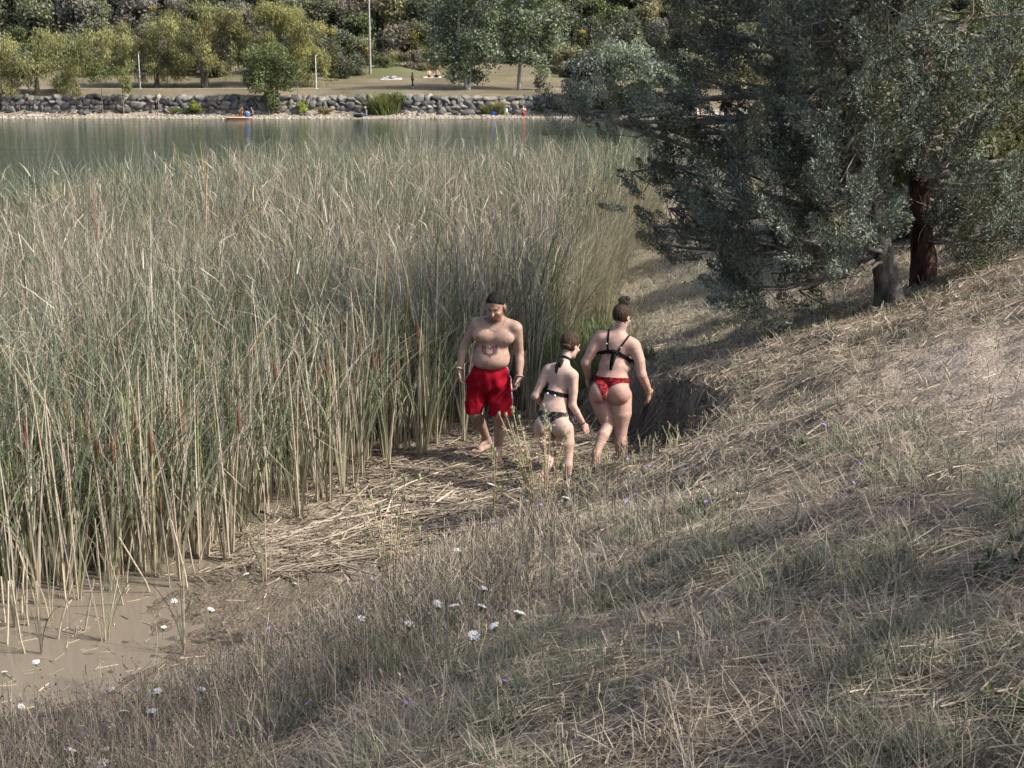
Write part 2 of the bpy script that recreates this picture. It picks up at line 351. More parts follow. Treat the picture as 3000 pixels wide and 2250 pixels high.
# pebbles on the beach (too many to count)
N = 3200; px = RNG.uniform(-62, 72, N); pd = RNG.uniform(-.1, 4.4, N)**1.0; py = SHORE(px)+pd
V0, F0 = ICO0; s = RNG.uniform(.04, .16, N)
V = (V0[None]*s[:, None, None]*np.array([1.3, 1, .6])+np.stack([px, py, farz(px, py)+s*.1], -1)[:, None]).reshape(-1, 3)
F = (F0[None]+(np.arange(N)*12)[:, None, None]).reshape(-1, 3)
tag(ob('beach_pebbles', mesh_np('beach_pebbles', V, F, np.repeat(jit(cmix((.27, .235, .185), (.42, .37, .30), RNG.random(N)), .12), 12, 0)), M_STONE), 'pale pebbles and small stones strewn over the far beach', 'pebbles', kind='stuff')

# ------------------------------------------------------------------ broadleaf trees and shrubs
def leaves(clumps, n, size, c0, c1, rng, droop=0., aspect=.5, shell=.55, back=None, silver=0.):
    """clumps: (cx,cy,cz,rx,ry,rz) ; n leaves spread over them ; diamond leaves"""
    C = np.array(clumps); vol = (C[:, 3]*C[:, 4]*C[:, 5])**.67; k = rng.choice(len(C), n, p=vol/vol.sum())
    d = norm(rng.normal(size=(n, 3))); r = rng.random(n)**(shell*.5)
    bump = 1+.22*np.sin(d[:, 0]*5+k)*np.sin(d[:, 1]*4+k*2)+.15*np.sin(d[:, 2]*7+k*3)
    P = C[k, :3]+d*C[k, 3:]*(r*bump)[:, None]
    if droop: P[:, 2] -= droop*rng.random(n)**2*(1-d[:, 2]*.4)
    nrm = norm(d*.8+rng.normal(size=(n, 3))*.75+np.array([0, 0, .25]))
    if droop: ax = norm(np.array([0, 0, -1.])+rng.normal(size=(n, 3))*.3)
    else: ax = norm(rng.normal(size=(n, 3)))
    ax = norm(ax-nrm*(ax*nrm).sum(-1, keepdims=True)); bx = np.cross(nrm, ax)
    s = size*rng.uniform(.6, 1.4, n)[:, None]
    V = np.stack([P-ax*s*.5, P+bx*s*.5*aspect, P+ax*s*.5, P-bx*s*.5*aspect], 1).reshape(-1, 3)
    F = np.arange(4*n).reshape(-1, 4)
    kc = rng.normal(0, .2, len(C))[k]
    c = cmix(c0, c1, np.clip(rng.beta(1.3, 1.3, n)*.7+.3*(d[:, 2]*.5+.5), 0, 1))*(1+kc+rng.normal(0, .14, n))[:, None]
    if silver: w = rng.random(n) < silver; c[w] = np.array((.36, .38, .34))*rng.uniform(.7, 1.2, (w.sum(), 1))
    return V, F, np.repeat(np.clip(c, .01, .8), 4, 0)
def crown_clumps(rng, n, R, H, z0, flat=.7, s=(.28, .45)):
    out = []
    for i in range(n):
        d = norm(rng.normal(size=3)); d[2] = abs(d[2])*.9-.25 if flat else d[2]
        q = rng.uniform(.45, .85); k = rng.uniform(*s)
        out.append((d[0]*R[0]*q, d[1]*R[1]*q, z0+H*.5+d[2]*H*.5*q, R[0]*k, R[1]*k, H*.5*k*1.15))
    return out
def limbs(mb, rng, base, top, clumps, r0, col, sides=6, forks=6, lean=0):
    base = np.array(base, float); top = np.array(top, float)
    t = np.linspace(0, 1, 6)[:, None]; mid = base*(1-t)+top*t+np.c_[rng.normal(0, r0*.5, 6), rng.normal(0, r0*.5, 6), np.zeros(6)]*(t*(1-t)*4)
    mid[0, 2] -= .25; rad = r0*np.interp(t[:, 0], [0, .06, 1], [1.35, 1., .45]); V, F = tube1(mid, rad, sides+2); mb.add(V, F, jit(np.tile(col, (len(V), 1)), .1, rng))
    sel = rng.permutation(len(clumps))[:forks]
    for q in sel:
        c = np.array(clumps[q][:3]); a = mid[3 if rng.random() < .5 else 4]; m1 = a*.5+c*.5+rng.normal(0, .12, 3)*np.linalg.norm(c-a)*.5
        tt = np.linspace(0, 1, 5)[:, None]; pth = a*(1-tt)**2+2*m1*tt*(1-tt)+c*tt**2
        V, F = tube1(pth, r0*np.array([.45, .36, .26, .16, .05]), sides); mb.add(V, F, jit(np.tile(col, (len(V), 1)), .1, rng))
BARKC = (.15, .13, .105)
def tree(name, label, cat, loc, clumps, n, size, c0, c1, seed, trunk_top=None, r0=.2, bark=BARKC, group=None, forks=8, base2=None, **kw):
    rng = np.random.default_rng(seed); e = empty(name, loc); tag(e, label, cat, group)
    if trunk_top is not None:
        mb = MB(); limbs(mb, rng, (0, 0, 0), trunk_top, clumps, r0, bark, forks=forks)
        if base2 is not None: limbs(mb, rng, (.1, 0, .1), base2, clumps, r0*.8, bark, forks=forks)
        ob('trunk', mb.mesh('trunk', True), M_BARK, e)
    V, F, C = leaves(clumps, n, size, c0, c1, rng, **kw)
    ob('crown', mesh_np('crown', V, F, C), M_LEAF, e); return e
def far_loc(X, dd):
    y = 143+dd; x = fx_at(X, y); y = float(SHORE(x))+dd; return (x, y, fz(x, y))
def pxclumps(loc, L_, rng, dep=2.6):
    """crown clumps listed by photo position (X, Y, half width px, half height px) round a tree standing at loc"""
    out = []
    for X, Y, rx, ry in L_:
        dy = rng.uniform(-1, 1)*dep*.5; p = W(X, Y, loc[1]+dy)-np.array(loc); k = loc[1]/FPX*1.02
        out.append((p[0], p[1], p[2], rx*k, (rx*.5+ry*.5)*k+.3, ry*k))
    return out
WIL0, WIL1 = (.125, .135, .05), (.41, .39, .175)
rg = np.random.default_rng(50)
def willow(X, dd, cl, n, seed, label, trunk=(0, 0, 3.4), r0=.28, base2=None, c0=WIL0, c1=WIL1):
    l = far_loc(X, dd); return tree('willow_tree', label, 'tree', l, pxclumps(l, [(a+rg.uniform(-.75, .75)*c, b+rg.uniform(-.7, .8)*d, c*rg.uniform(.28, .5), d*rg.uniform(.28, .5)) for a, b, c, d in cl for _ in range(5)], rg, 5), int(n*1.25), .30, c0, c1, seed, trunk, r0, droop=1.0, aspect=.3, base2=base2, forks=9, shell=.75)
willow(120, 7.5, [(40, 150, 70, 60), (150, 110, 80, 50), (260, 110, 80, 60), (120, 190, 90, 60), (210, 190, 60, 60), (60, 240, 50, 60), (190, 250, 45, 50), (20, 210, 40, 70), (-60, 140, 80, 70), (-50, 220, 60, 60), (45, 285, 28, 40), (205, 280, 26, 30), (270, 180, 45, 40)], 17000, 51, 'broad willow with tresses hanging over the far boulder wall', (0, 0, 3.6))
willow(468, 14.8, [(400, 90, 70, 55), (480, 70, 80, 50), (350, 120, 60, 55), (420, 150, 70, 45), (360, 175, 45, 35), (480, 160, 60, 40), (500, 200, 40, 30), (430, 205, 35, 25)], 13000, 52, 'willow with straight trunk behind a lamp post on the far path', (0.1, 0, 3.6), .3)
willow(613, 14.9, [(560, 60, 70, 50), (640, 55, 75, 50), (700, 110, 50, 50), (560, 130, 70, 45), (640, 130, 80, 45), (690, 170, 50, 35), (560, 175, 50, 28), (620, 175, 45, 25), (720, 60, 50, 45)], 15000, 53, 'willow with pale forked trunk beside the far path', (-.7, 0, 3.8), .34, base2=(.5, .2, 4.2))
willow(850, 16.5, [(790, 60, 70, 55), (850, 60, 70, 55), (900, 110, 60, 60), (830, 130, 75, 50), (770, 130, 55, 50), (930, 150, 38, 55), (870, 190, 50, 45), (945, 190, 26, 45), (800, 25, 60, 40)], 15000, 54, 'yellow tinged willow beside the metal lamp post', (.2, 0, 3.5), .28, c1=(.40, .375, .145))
# trees on the meadow
def poplar(X, dd, cl, n, seed, label, trunk, r0, base2=None, silver=.24, bark=(.34, .33, .29)):
    l = far_loc(X, dd); return tree('poplar_tree', label, 'tree', l, pxclumps(l, cl, rg, 3), n, .26, (.08, .112, .05), (.225, .27, .145), seed, trunk, r0, bark=bark, base2=base2, aspect=.8, forks=14, shell=.9, silver=silver)
poplar(1372, 10.5, [(1300, 60, 60, 60), (1370, 30, 70, 60), (1440, 60, 50, 60), (1320, 130, 70, 45), (1400, 120, 60, 40), (1290, 165, 45, 30), (1360, 180, 65, 38), (1335, 220, 35, 26), (1390, 225, 45, 25), (1440, 160, 40, 40), (1340, -40, 80, 50), (1430, -50, 70, 50)], 14000, 61, 'white stemmed poplar with two leaning trunks on the far meadow', (-1.0, 0, 5.5), .2, base2=(1.1, .2, 7.2))
poplar(1522, 10.6, [(1530, 60, 60, 55), (1590, 60, 55, 60), (1500, 110, 55, 45), (1560, 130, 65, 45), (1620, 110, 40, 45), (1510, 165, 40, 25), (1570, 175, 40, 25), (1590, 215, 26, 22), (1500, 0, 70, 50), (1580, -30, 80, 50), (1640, 50, 30, 40)], 13000, 62, 'single trunked poplar on the far meadow by the end of the path', (.2, 0, 6.2), .22)
l = far_loc(1800, 3.4)
tree('silver_poplar', 'rounded silvery leaved tree at the water on the far beach', 'tree', l, pxclumps(l, [(1720, 200, 60, 50), (1790, 160, 60, 45), (1860, 160, 55, 45), (1900, 210, 55, 55), (1800, 220, 70, 55), (1720, 260, 60, 45), (1800, 285, 70, 35), (1880, 280, 60, 35), (1670, 260, 30, 35), (1980, 210, 40, 55), (1990, 280, 50, 30)], rg, 3), 15000, .25, (.08, .12, .05), (.23, .28, .17), 63, (.2, 0, 2.6), .2, aspect=.75, shell=.7, silver=.42, forks=8)
l = far_loc(800, 4.2)
tree('young_tree', 'green leafy young tree growing in front of the far boulder wall', 'tree', l, pxclumps(l, [(750, 170, 40, 35), (800, 160, 50, 35), (840, 200, 40, 35), (770, 215, 45, 35), (820, 240, 40, 30), (735, 235, 25, 25), (795, 285, 22, 25), (805, 310, 24, 20), (760, 255, 30, 20)], rg, 2), 7500, .24, (.085, .11, .042), (.22, .26, .105), 64, (-.2, 0, 3.2), .1, aspect=.6, forks=8)
for X, Y, dd, lab, cl in [(307, 322, 4.3, 'thin sapling with a leafy head before the far boulder wall', [(285, 195, 28, 22), (310, 215, 30, 22), (275, 225, 20, 18)]),
                          (368, 322, 4.3, 'slender sapling with drooping leaves by the far boulder wall', [(362, 230, 22, 30), (345, 210, 14, 16), (375, 255, 14, 18)]),
                          (880, 300, 4.4, 'nearly bare thin sapling standing against the far boulder wall', [(876, 205, 26, 28), (885, 235, 22, 18)])]:
    l = far_loc(X, dd); tree('sapling', lab, 'tree', l, pxclumps(l, cl, rg, 1), 420 if X > 800 else 900, .22, (.08, .11, .03), (.21, .24, .09), X, (.05, 0, 3.6), .06, aspect=.5, forks=5, bark=(.2, .18, .15))
# shrubs by the beach
def bush(X, dd, cl, n, c0, c1, lab, size=.2, seed=1, **kw):
    l = far_loc(X, dd); tree('shrub', lab, 'shrub', l, pxclumps(l, cl, rg, 1), n, size, c0, c1, seed, None, **kw)
YG0, YG1 = (.13, .18, .03), (.33, .38, .07)
bush(575, 3.9, [(570, 310, 13, 13), (580, 318, 14, 10)], 700, YG0, YG1, 'small bright green shrub at the foot of the far wall')
bush(886, 3.9, [(885, 312, 15, 14), (890, 322, 12, 9)], 700, YG0, YG1, 'bright green shrub below the bare sapling on the far beach', seed=2)
bush(955, 3.9, [(950, 322, 22, 8)], 500, (.12, .10, .05), (.24, .21, .11), 'low dry brown bush on the far beach', seed=3)
bush(1700, 4, [(1640, 310, 30, 10), (1580, 318, 18, 8), (1705, 312, 30, 12)], 1200, (.07, .08, .04), (.17, .17, .08), 'straggly dark bush at the end of the far wall', seed=4)
bush(545, 3.9, [(510, 322, 22, 6), (550, 325, 20, 6)], 500, (.07, .09, .03), (.16, .18, .06), 'low green weeds along the foot of the far wall', seed=6)
def far_tuft(X, dd, w, h, n, lab, c0=(.10, .13, .04), c1=(.27, .28, .11), seed=1):
    l = far_loc(X, dd); rng = np.random.default_rng(seed); k = l[1]/FPX
    b = np.c_[rng.normal(0, w*k*.18, n), rng.normal(0, w*k*.15, n), np.zeros(n)-.05]
    V, F, C = blades(b, rng.uniform(0, 6.28, n), h*k*rng.uniform(.7, 1.25, n), np.full(n, .09), rng.uniform(.05, .5, n), rng.uniform(.3, 1.5, n), jit(np.tile(c0, (n, 1)), .2, rng), jit(np.tile(c1, (n, 1)), .2, rng), 4)
    tag(ob('grass_clump', mesh_np('grass_clump', V, F, C), M_GRASS, None, l), lab, 'grass clump')
far_tuft(1125, 4.0, 90, 60, 900, 'big arching clump of green grass in front of the far wall', seed=3)
far_tuft(1425, 3.6, 30, 34, 250, 'dry grass tuft on the far beach near a blue bag', seed=4)
far_tuft(1462, 3.4, 36, 42, 300, 'taller dry grass tuft between two bags on the far beach', c1=(.35, .31, .15), seed=5)
l = far_loc(1180, 4.6); tree('shrub', 'green shrub growing over the far wall behind the grass clump', 'shrub', l, pxclumps(l, [(1165, 285, 24, 14), (1130, 282, 22, 10)], rg, 1), 900, .22, (.08, .12, .03), (.20, .25, .08), 9)
# hillside: shared shrub meshes, each shrub its own object
HC = [((.06, .072, .045), (.19, .205, .13)), ((.09, .10, .06), (.25, .26, .155)), ((.11, .105, .075), (.28, .255, .19)), ((.15, .145, .07), (.36, .33, .175)), ((.075, .098, .045), (.23, .27, .12)), ((.13, .125, .105), (.32, .30, .25))]
HM = []
for q in range(6):
    rng = np.random.default_rng(200+q); cl = crown_clumps(rng, 11, (2.4, 2.2), 4.2, .1, 1, (.32, .55)); cl += [(rng.uniform(-1.6, 1.6), rng.uniform(-1.4, 1.4), .7, 1.1, 1.1, .9) for _ in range(5)]
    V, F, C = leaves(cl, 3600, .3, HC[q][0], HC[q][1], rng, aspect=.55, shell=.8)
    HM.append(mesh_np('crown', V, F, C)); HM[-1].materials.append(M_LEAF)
mb = MB(); rng = np.random.default_rng(222)
for q in range(6):
    a = rng.uniform(0, 6.28); p = np.array([[0, 0, -.3], [.2*math.cos(a), .2*math.sin(a), .9], [.9*math.cos(a), .9*math.sin(a), 2.4]]); V, F = tube1(p, np.array([.11, .08, .03]), 5); mb.add(V, F, (.12, .105, .085))
HT = mb.mesh('trunk', True); HT.materials.append(M_BARK)
HL = ['dark evergreen shrub in the thicket on the far hillside', 'dull green shrub in the thicket on the far hillside', 'greyish brown scrub bush on the far hillside', 'olive yellow broom bush on the far hillside', 'fresh green bush in the thicket on the far hillside', 'pale grey leafless looking scrub on the far hillside']
def hill_shrub(x, dd, q, s, sz=1.):
    y = float(SHORE(x))+dd; e = empty('hill_shrub', (x, y, fz(x, y)-.15), random.uniform(0, 6.28)); e.scale = (s, s, s*sz)
    tag(e, HL[q], 'shrub', 'shrubs on the far hillside'); ob('crown', HM[q], None, e); ob('trunk', HT, None, e)
rs = random.Random(9)
for row in range(7):
    dd = 38+row*5.2; x = -80+rs.random()*4
    while x < 92:
        q = rs.choices(range(6), (5, 5, 3, 2, 3, 2))[0]; 
        if -23 < x < 22 and row == 0 and rs.random() < .35: x += 3; continue
        hill_shrub(x, dd+rs.uniform(-2, 2), q, rs.uniform(.75, 1.35)*(1+row*.06), rs.uniform(.85, 1.25)); x += rs.uniform(3.0, 4.6)
for x in np.arange(-62, -22, 3.4): hill_shrub(x+rs.uniform(-1, 1), 27+rs.uniform(-2, 3), rs.choice((0, 0, 1, 4)), rs.uniform(.8, 1.15), 1.)      # dark thicket behind the willows
for X, dd, q, s in [(1010, 24, 0, .72), (1045, 27, 0, .7), (985, 27, 0, .8), (1130, 31, 4, .5), (1160, 33, 3, .5), (1215, 33, 2, .62), (1260, 34, 3, .7), (1680, 25, 1, .7), (1660, 30, 3, .8), (1730, 24, 2, .9), (1760, 28, 3, 1.), (2050, 14, 3, .9), (2150, 12, 3, .9), (2250, 10, 3, 1.0), (2350, 9, 4, 1.0), (2450, 10, 3, 1.1), (2550, 12, 3, 1.1), (2680, 12, 4, 1.1), (2820, 11, 3, 1.1), (2950, 12, 3, 1.2), (2100, 20, 1, 1.1), (2300, 19, 2, 1.2), (2500, 20, 1, 1.3), (2750, 20, 4, 1.3), (2000, 20, 1, .9), (1930, 16, 4, .8), (3050, 10, 3, 1.2), (3150, 12, 4, 1.2)]:
    hill_shrub(fx_at(X, 143+dd), dd, q, s)
# yellow broom in flower
for X, Y, dd, w in [(975, 90, 20, 13), (1135, 55, 44, 8), (1075, 142, 36, 6), (1215, 100, 40, 14), (1240, 82, 41, 9), (1705, 92, 38, 7), (450, 22, 40, 11)]:
    y = 142+dd; p = W(X, Y, y); g = fz(p[0], y); l = (p[0], y, g); rng = np.random.default_rng(X)
    hgt = max(p[2]-g, .8); k = w*y/FPX
    e = empty('broom_bush', l); tag(e, 'broom bush with yellow flowers on the far hillside', 'shrub', 'yellow flowering broom on the hillside')
    cl = [(0, 0, hgt*.45, k*1.3, k*1.2, hgt*.5)]; V, F, C = leaves(cl, 700, .25, (.08, .09, .03), (.18, .18, .06), rng, aspect=.4); ob('crown', mesh_np('crown', V, F, C), M_LEAF, e)
    V, F, C = leaves([(0, -k*.3, hgt, k, k, k*.8)], 90, .16, (.36, .29, .05), (.55, .45, .08), rng, aspect=.6); ob('blossom', mesh_np('blossom', V, F, C), M_LEAF, e)

# ------------------------------------------------------------------ poles, lamps, house
def box(mb, c, s, col=(1, 1, 1), rz=0):
    v = np.array([(a, b, d) for a in (-.5, .5) for b in (-.5, .5) for d in (-.5, .5)])*np.array(s)
    if rz: ca, sa = math.cos(rz), math.sin(rz); v = v@np.array([[ca, sa, 0], [-sa, ca, 0], [0, 0, 1]])
    mb.add(v+np.array(c), np.array([(0, 1, 3, 2), (4, 6, 7, 5), (0, 4, 5, 1), (2, 3, 7, 6), (0, 2, 6, 4), (1, 5, 7, 3)]), col)
def boxm(name, c, s, col, m, parent, rz=0):
    mb = MB(); box(mb, c, s, col, rz); return ob(name, mb.mesh(name), m, parent)
l = far_loc(1091, 27.5); e = empty('utility_pole', l); tag(e, 'tall pale concrete utility pole at the meadow edge', 'pole')
mb = MB(); V, F = tube1([(0, 0, -.3), (0, 0, 6), (0, 0, 14)], np.array([.15, .13, .1]), 10); mb.add(V, F, (.30, .275, .245)); ob('shaft', mb.mesh('shaft', True), M_PAINT, e)
for z in np.arange(1.2, 13, .9): boxm('step_hole', (0, -.14+z*.004, z), (.08, .04, .28), (.30, .28, .25), M_PAINT, e)
boxm('crossarm', (0, 0, 13.4), (1.6, .12, .14), (.3, .28, .25), M_PAINT, e)
for X, dd, h, lab in [(420, 12.6, 3.9, 'thin metal lamp post under the willow on the far path'), (935, 11.2, 3.6, 'thin pale lamp post standing clear of the willows')]:
    l = far_loc(X, dd); e = empty('lamp_post', l); tag(e, lab, 'lamp post')
    mb = MB(); V, F = tube1([(0, 0, -.1), (0, 0, 1), (0, 0, h)], np.array([.065, .06, .05]), 8); mb.add(V, F, (.55, .58, .60)); ob('pole', mb.mesh('pole', True), M_PAINT, e)
    boxm('base_plate', (0, 0, .02), (.3, .3, .06), (.4, .4, .4), M_PAINT, e); boxm('lamp_head', (.08, 0, h), (.26, .12, .07), (.5, .52, .54), M_PAINT, e)
p = W(60, 45, 215); g = fz(p[0]-9, 215); e = empty('house', (p[0]-9, 215, g)); tag(e, 'white house with red roof showing above the willows on the hill', 'house')
zt = p[2]-g+8
boxm('wall', (0, 4, zt/2-.5), (18, 8, zt+1), (.66, .68, .72), M_PAINT, e)
mb = MB(); a = 9.6; V = np.array([(-a, -.6, zt), (a, -.6, zt), (a, 8.6, zt), (-a, 8.6, zt), (-a, 4, zt+2.6), (a, 4, zt+2.6)])
mb.add(V, np.array([(0, 1, 5, 4), (2, 3, 4, 5), (0, 3, 2, 1)]), (.40, .14, .09)); mb.add(V, np.array([(0, 4, 3), (1, 2, 5)]), (.6, .6, .62)); ob('roof', mb.mesh('roof'), M_PAINT, e)
for wx_ in (-6, -2, 2, 6.2):
    for wz in (zt-2.2, zt-5.4):
        f = boxm('window', (wx_, -.06, wz), (1.3, .16, 1.6), (.5, .2, .16), M_PAINT, e); boxm('pane', (wx_, -.15, wz), (1.1, .06, 1.4), (.07, .08, .1), M_PAINT, f)
# driftwood on the beach
for i, (X, dd, L_, rz) in enumerate([(140, 1.6, 3.2, .15), (165, 1.9, 2.4, -.2), (120, 2.2, 2.2, .5), (55, 2.4, 2.0, -.1), (275, 2.6, 1.1, .4), (215, 2.2, 1.4, -.3)]):
    l = far_loc(X, dd); mb = MB(); rng = np.random.default_rng(i+5); t = np.linspace(-.5, .5, 6)
    pth = np.c_[t*L_, rng.normal(0, .06, 6), .06+np.abs(rng.normal(0, .05, 6))+.25*(t+.5)*(i % 2)]; V, F = tube1(pth, np.array([.09, .08, .07, .06, .045, .015]), 6); mb.add(V, F, (.40, .36, .30))
    for q in range(3):
        a = pth[2+q]; b = a+np.array([rng.uniform(.1, .5), rng.uniform(-.4, .4), rng.uniform(.15, .5)]); V, F = tube1([a, (a+b)/2+.03, b], np.array([.045, .03, .008]), 5); mb.add(V, F, (.38, .34, .28))
    o = ob('driftwood', mb.mesh('driftwood', True), M_BARK, None, l); o.rotation_euler[2] = rz; tag(o, 'bleached driftwood branch lying on the far pebble beach', 'driftwood', 'driftwood on the far beach')
# ------------------------------------------------------------------ reed bed
REED = np.array([(-11, 9.0), (-4.8, 9.35), (-3.9, 9.6), (-3.0, 10.0), (-2.55, 10.8), (-2.15, 11.8), (-1.85, 12.7), (-1.3, 13.5), (-.75, 14.2), (-.25, 14.9), (.2, 15.6), (.45, 17), (.75, 19), (1.15, 22), (1.7, 25), (2.4, 29), (3.4, 33), (4.2, 38), (0, 41), (-4, 41), (-7.6, 39), (-8.3, 31), (-9.6, 27.5), (-14.5, 26.5)])
RB = Fbm(31, 3.2, 3); RB2 = Fbm(32, .9, 3)
def reed_pts(n, rng):
    out = []
    while len(out) < n:
        x = rng.uniform(-14, 4.5, 4*n); y = rng.uniform(8.2, 41, 4*n)
        sd = sdpoly(x, y, REED)+.25*RB2(x, y)
        keep = (sd < 0) & (np.abs(x) < .42*y+1.2) & (rng.random(4*n) < np.clip(13/y, .28, 1)*(.8+.35*RB2(x, y)))
        out += list(zip(x[keep], y[keep], sd[keep]))
    return np.array(out[:n])
G0, G1 = np.array((.056, .08, .038)), np.array((.175, .215, .12))      # green leaf range
T0, T1 = np.array((.21, .172, .125)), np.array((.58, .51, .415))     # straw range
def reed_leaves(P, rng, per, tan=.30, h=(1.9, 2.42), bend=1., wid=(.012, .023), var=(.6, 1.06)):
    n = len(P); k = np.repeat(np.arange(n), per); m = len(k)
    hz = rng.uniform(*h, n)*(1+.09*RB(P[:, 0], P[:, 1])); z = np.minimum(height(P[:, 0], P[:, 1]), .03)-.05
    b = np.c_[P[k, 0]+rng.normal(0, .025, m), P[k, 1]+rng.normal(0, .025, m), np.maximum(z[k], -.25)]
    dry = rng.random(m) < np.clip(tan+.22*RB(P[k, 0]+9, P[k, 1])+.24*sstep(14, 18, P[k, 1])*(1-sstep(26, 30, P[k, 1]))*sstep(-9, -5, P[k, 0]), .1, .85)
    L_ = hz[k]*rng.uniform(*var, m); 
    head = rng.uniform(0, 6.28, m); broken = rng.random(m) < .2
    curl = np.where(broken, rng.uniform(1.5, 2.9, m), np.abs(rng.normal(0, .85, m)))*bend
    lean = np.abs(rng.normal(0, .15, m))+.01
    g = cmix(G0, G1, rng.random(m)); t = cmix(T0, T1, rng.random(m)**1.2); ora = rng.random(m) < .05; t[ora] = np.array((.45, .27, .09))
    c0 = cmix((.20, .165, .10), (.44, .38, .27), rng.random(m)); mid = np.where(dry[:, None], t, g); tip = np.where((dry | (rng.random(m) < .25))[:, None], t, g*1.15)
    return blades(b, head, L_, rng.uniform(*wid, m), lean, curl, jit(c0, .12, rng), jit(tip, .25, rng), 4, .1, rng.uniform(0, 6.28, m), c2=jit(mid, .3, rng), pw=2.4)
rng = np.random.default_rng(300); P = reed_pts(10800, rng); far_ = P[:, 1] > 24
mb = MB()
V, F, C = reed_leaves(P[~far_], rng, 5); mb.add(V, F, C)
V, F, C = reed_leaves(P[far_], rng, 5, .24, (2.25, 2.62), wid=(.018, .03), var=(.78, 1.06)); mb.add(V, F, C)
nb_ = 5200; kk = rng.integers(0, len(P), nb_); zz = rng.uniform(.7, 1.95, nb_)*np.where(P[kk, 1] > 24, 1.08, 1)
V, F, C = blades(np.c_[P[kk, :2]+rng.normal(0, .06, (nb_, 2)), zz], rng.uniform(0, 6.28, nb_), rng.uniform(.15, .5, nb_), rng.uniform(.009, .017, nb_)*np.clip(P[kk, 1]/15, .9, 1.7), rng.uniform(.2, 1.9, nb_), rng.uniform(0, 1.3, nb_), jit(cmix(T0, T1, rng.random(nb_)), .2, rng), jit(cmix(T0*1.2, T1*1.05, rng.random(nb_)), .2, rng), 2, .15, rng.uniform(0, 6.28, nb_)); mb.add(V, F, C)
m = mb.mesh('reed_bed'); tag(ob('reed_bed', m, M_REED), 'dense bed of tall green and straw coloured reeds along the lake edge', 'reeds', kind='stuff')
# cattails one can pick apart at the front edge
def tube_mesh(name, pth, rad, col, sides=6, smooth=True):
    mb = MB(); V, F = tube1(pth, np.asarray(rad), sides); c = np.asarray(col, float)
    mb.add(V, F, np.repeat(c, sides, 0) if c.ndim == 2 else c); return mb.mesh(name, smooth)
CAT = []
for q in range(10):
    rng = np.random.default_rng(400+q); h = rng.uniform(1.5, 2.2); parts = []
    bx, by = rng.normal(0, .07, 2); t = np.linspace(0, 1, 6)
    dryst = q % 3 != 0; c0 = np.array((.42, .355, .26)); c1 = np.array((.40, .335, .24)) if dryst else np.array((.22, .24, .10))
    hs = h*rng.uniform(.45, .8)
    parts.append(('stem', tube_mesh('stem', np.c_[bx*t**1.5, by*t**1.5, -.3+(hs+.3)*t], np.linspace(.0095, .005, 6), cmix(c0, c1, t)), M_STEM))
    if q in (2, 6):
        top = np.array([bx, by, hs]); parts.append(('seed_spike', tube_mesh('seed_spike', top+np.array([(0, 0, -.02), (0, 0, .01), (0, 0, .08), (0, 0, .15), (0, 0, .17), (0, 0, .26)]), [.004, .013, .014, .013, .004, .002], (.13, .065, .035), 7), M_STEM))
    for j in range(6):
        rr = np.random.default_rng(1000+q*10+j); gr = rr.random() < .62
        a = np.tile(rr.uniform(0, 6.28), 1); mid = (cmix(G0, G1*1.1, rr.random(1)) if gr else cmix(T0, T1, rr.random(1)))
        V, F, C = blades(np.array([[rr.normal(0, .012), rr.normal(0, .012), -.15]]), a, np.array([h*rr.uniform(.75, 1.1)]), np.array([rr.uniform(.012, .02)]), np.array([abs(rr.normal(0, .07))]), np.array([abs(rr.normal(0, .55)) if j else rr.uniform(.9, 1.9)]), np.array([(.40, .34, .24)]), mid*1.1, 7, .08, np.array([rr.uniform(0, 6.28)]), c2=mid)
        parts.append(('leaf', mesh_np('leaf', V, F, C), M_REED))
    for nme, me, mt in parts: me.materials.append(mt)
    CAT.append(parts)
def cattail(x, y, q, lab, grp, s=1.):
    z = max(_h0((x, y)), -.28); e = empty('cattail', (x, y, max(z, 0.)), random.uniform(0, 6.28)); e.scale = (s, s, s*random.uniform(.9, 1.1)); tag(e, lab, 'reed', grp)
    for nme, me, mt in CAT[q]: ob(nme, me, None, e)
rs = random.Random(12); FE = REED[1:11]
cnt = 0
while cnt < 285:
    i = rs.randrange(len(FE)-1); t = rs.random(); p = FE[i]*(1-t)+FE[i+1]*t; e = FE[i+1]-FE[i]; nr = np.array([e[1], -e[0]])/np.hypot(*e)     # towards open mud
    off = rs.uniform(-.5, .22) if rs.random() < .86 else rs.uniform(.2, .55); q = p+nr*off
    if abs(q[0]) > .4*q[1]+.6: continue
    w = q[1] < 10.6
    cattail(q[0], q[1], rs.randrange(10), 'tall cattail standing in brown silty water at the reed bed edge' if w else 'tall cattail rooted in mud at the reed bed edge beside the litter', 'cattails along the near edge of the reed bed', rs.uniform(.8, 1.12)); cnt += 1
for X, Y in [(120, 1915), (310, 1880), (540, 1920), (150, 1820), (230, 1760), (45, 1840), (470, 1690), (780, 1700), (500, 1720)]:
    p = hit(X, Y); cattail(p[0], p[1], rs.randrange(10), 'lone cattail standing out in the open brown water', 'lone cattails out in the water', rs.uniform(.45, .75))
# broken dry stubs in the shallows
STUB = [tube_mesh('reed_stub', np.array([(0, 0, -.2), (.01, 0, .1), (.03+.03*k, .01, .32+.1*k)]), [.008, .007, .006], (.42, .36, .26)) for k in range(3)]
for k in range(46):
    X, Y = rs.uniform(0, 760), rs.uniform(1640, 1920)
    if Y > 1960-.42*X: continue
    p = hit(X, Y); o = ob('reed_stub', STUB[k % 3], M_STEM, None, (p[0], p[1], max(_h0(p), 0))); o.rotation_euler = (rs.uniform(-.3, .3), rs.uniform(-.3, .3), rs.uniform(0, 6)); tag(o, 'short broken straw reed stub poking out of the brown shallows', 'reed', 'reed stubs in the shallows')

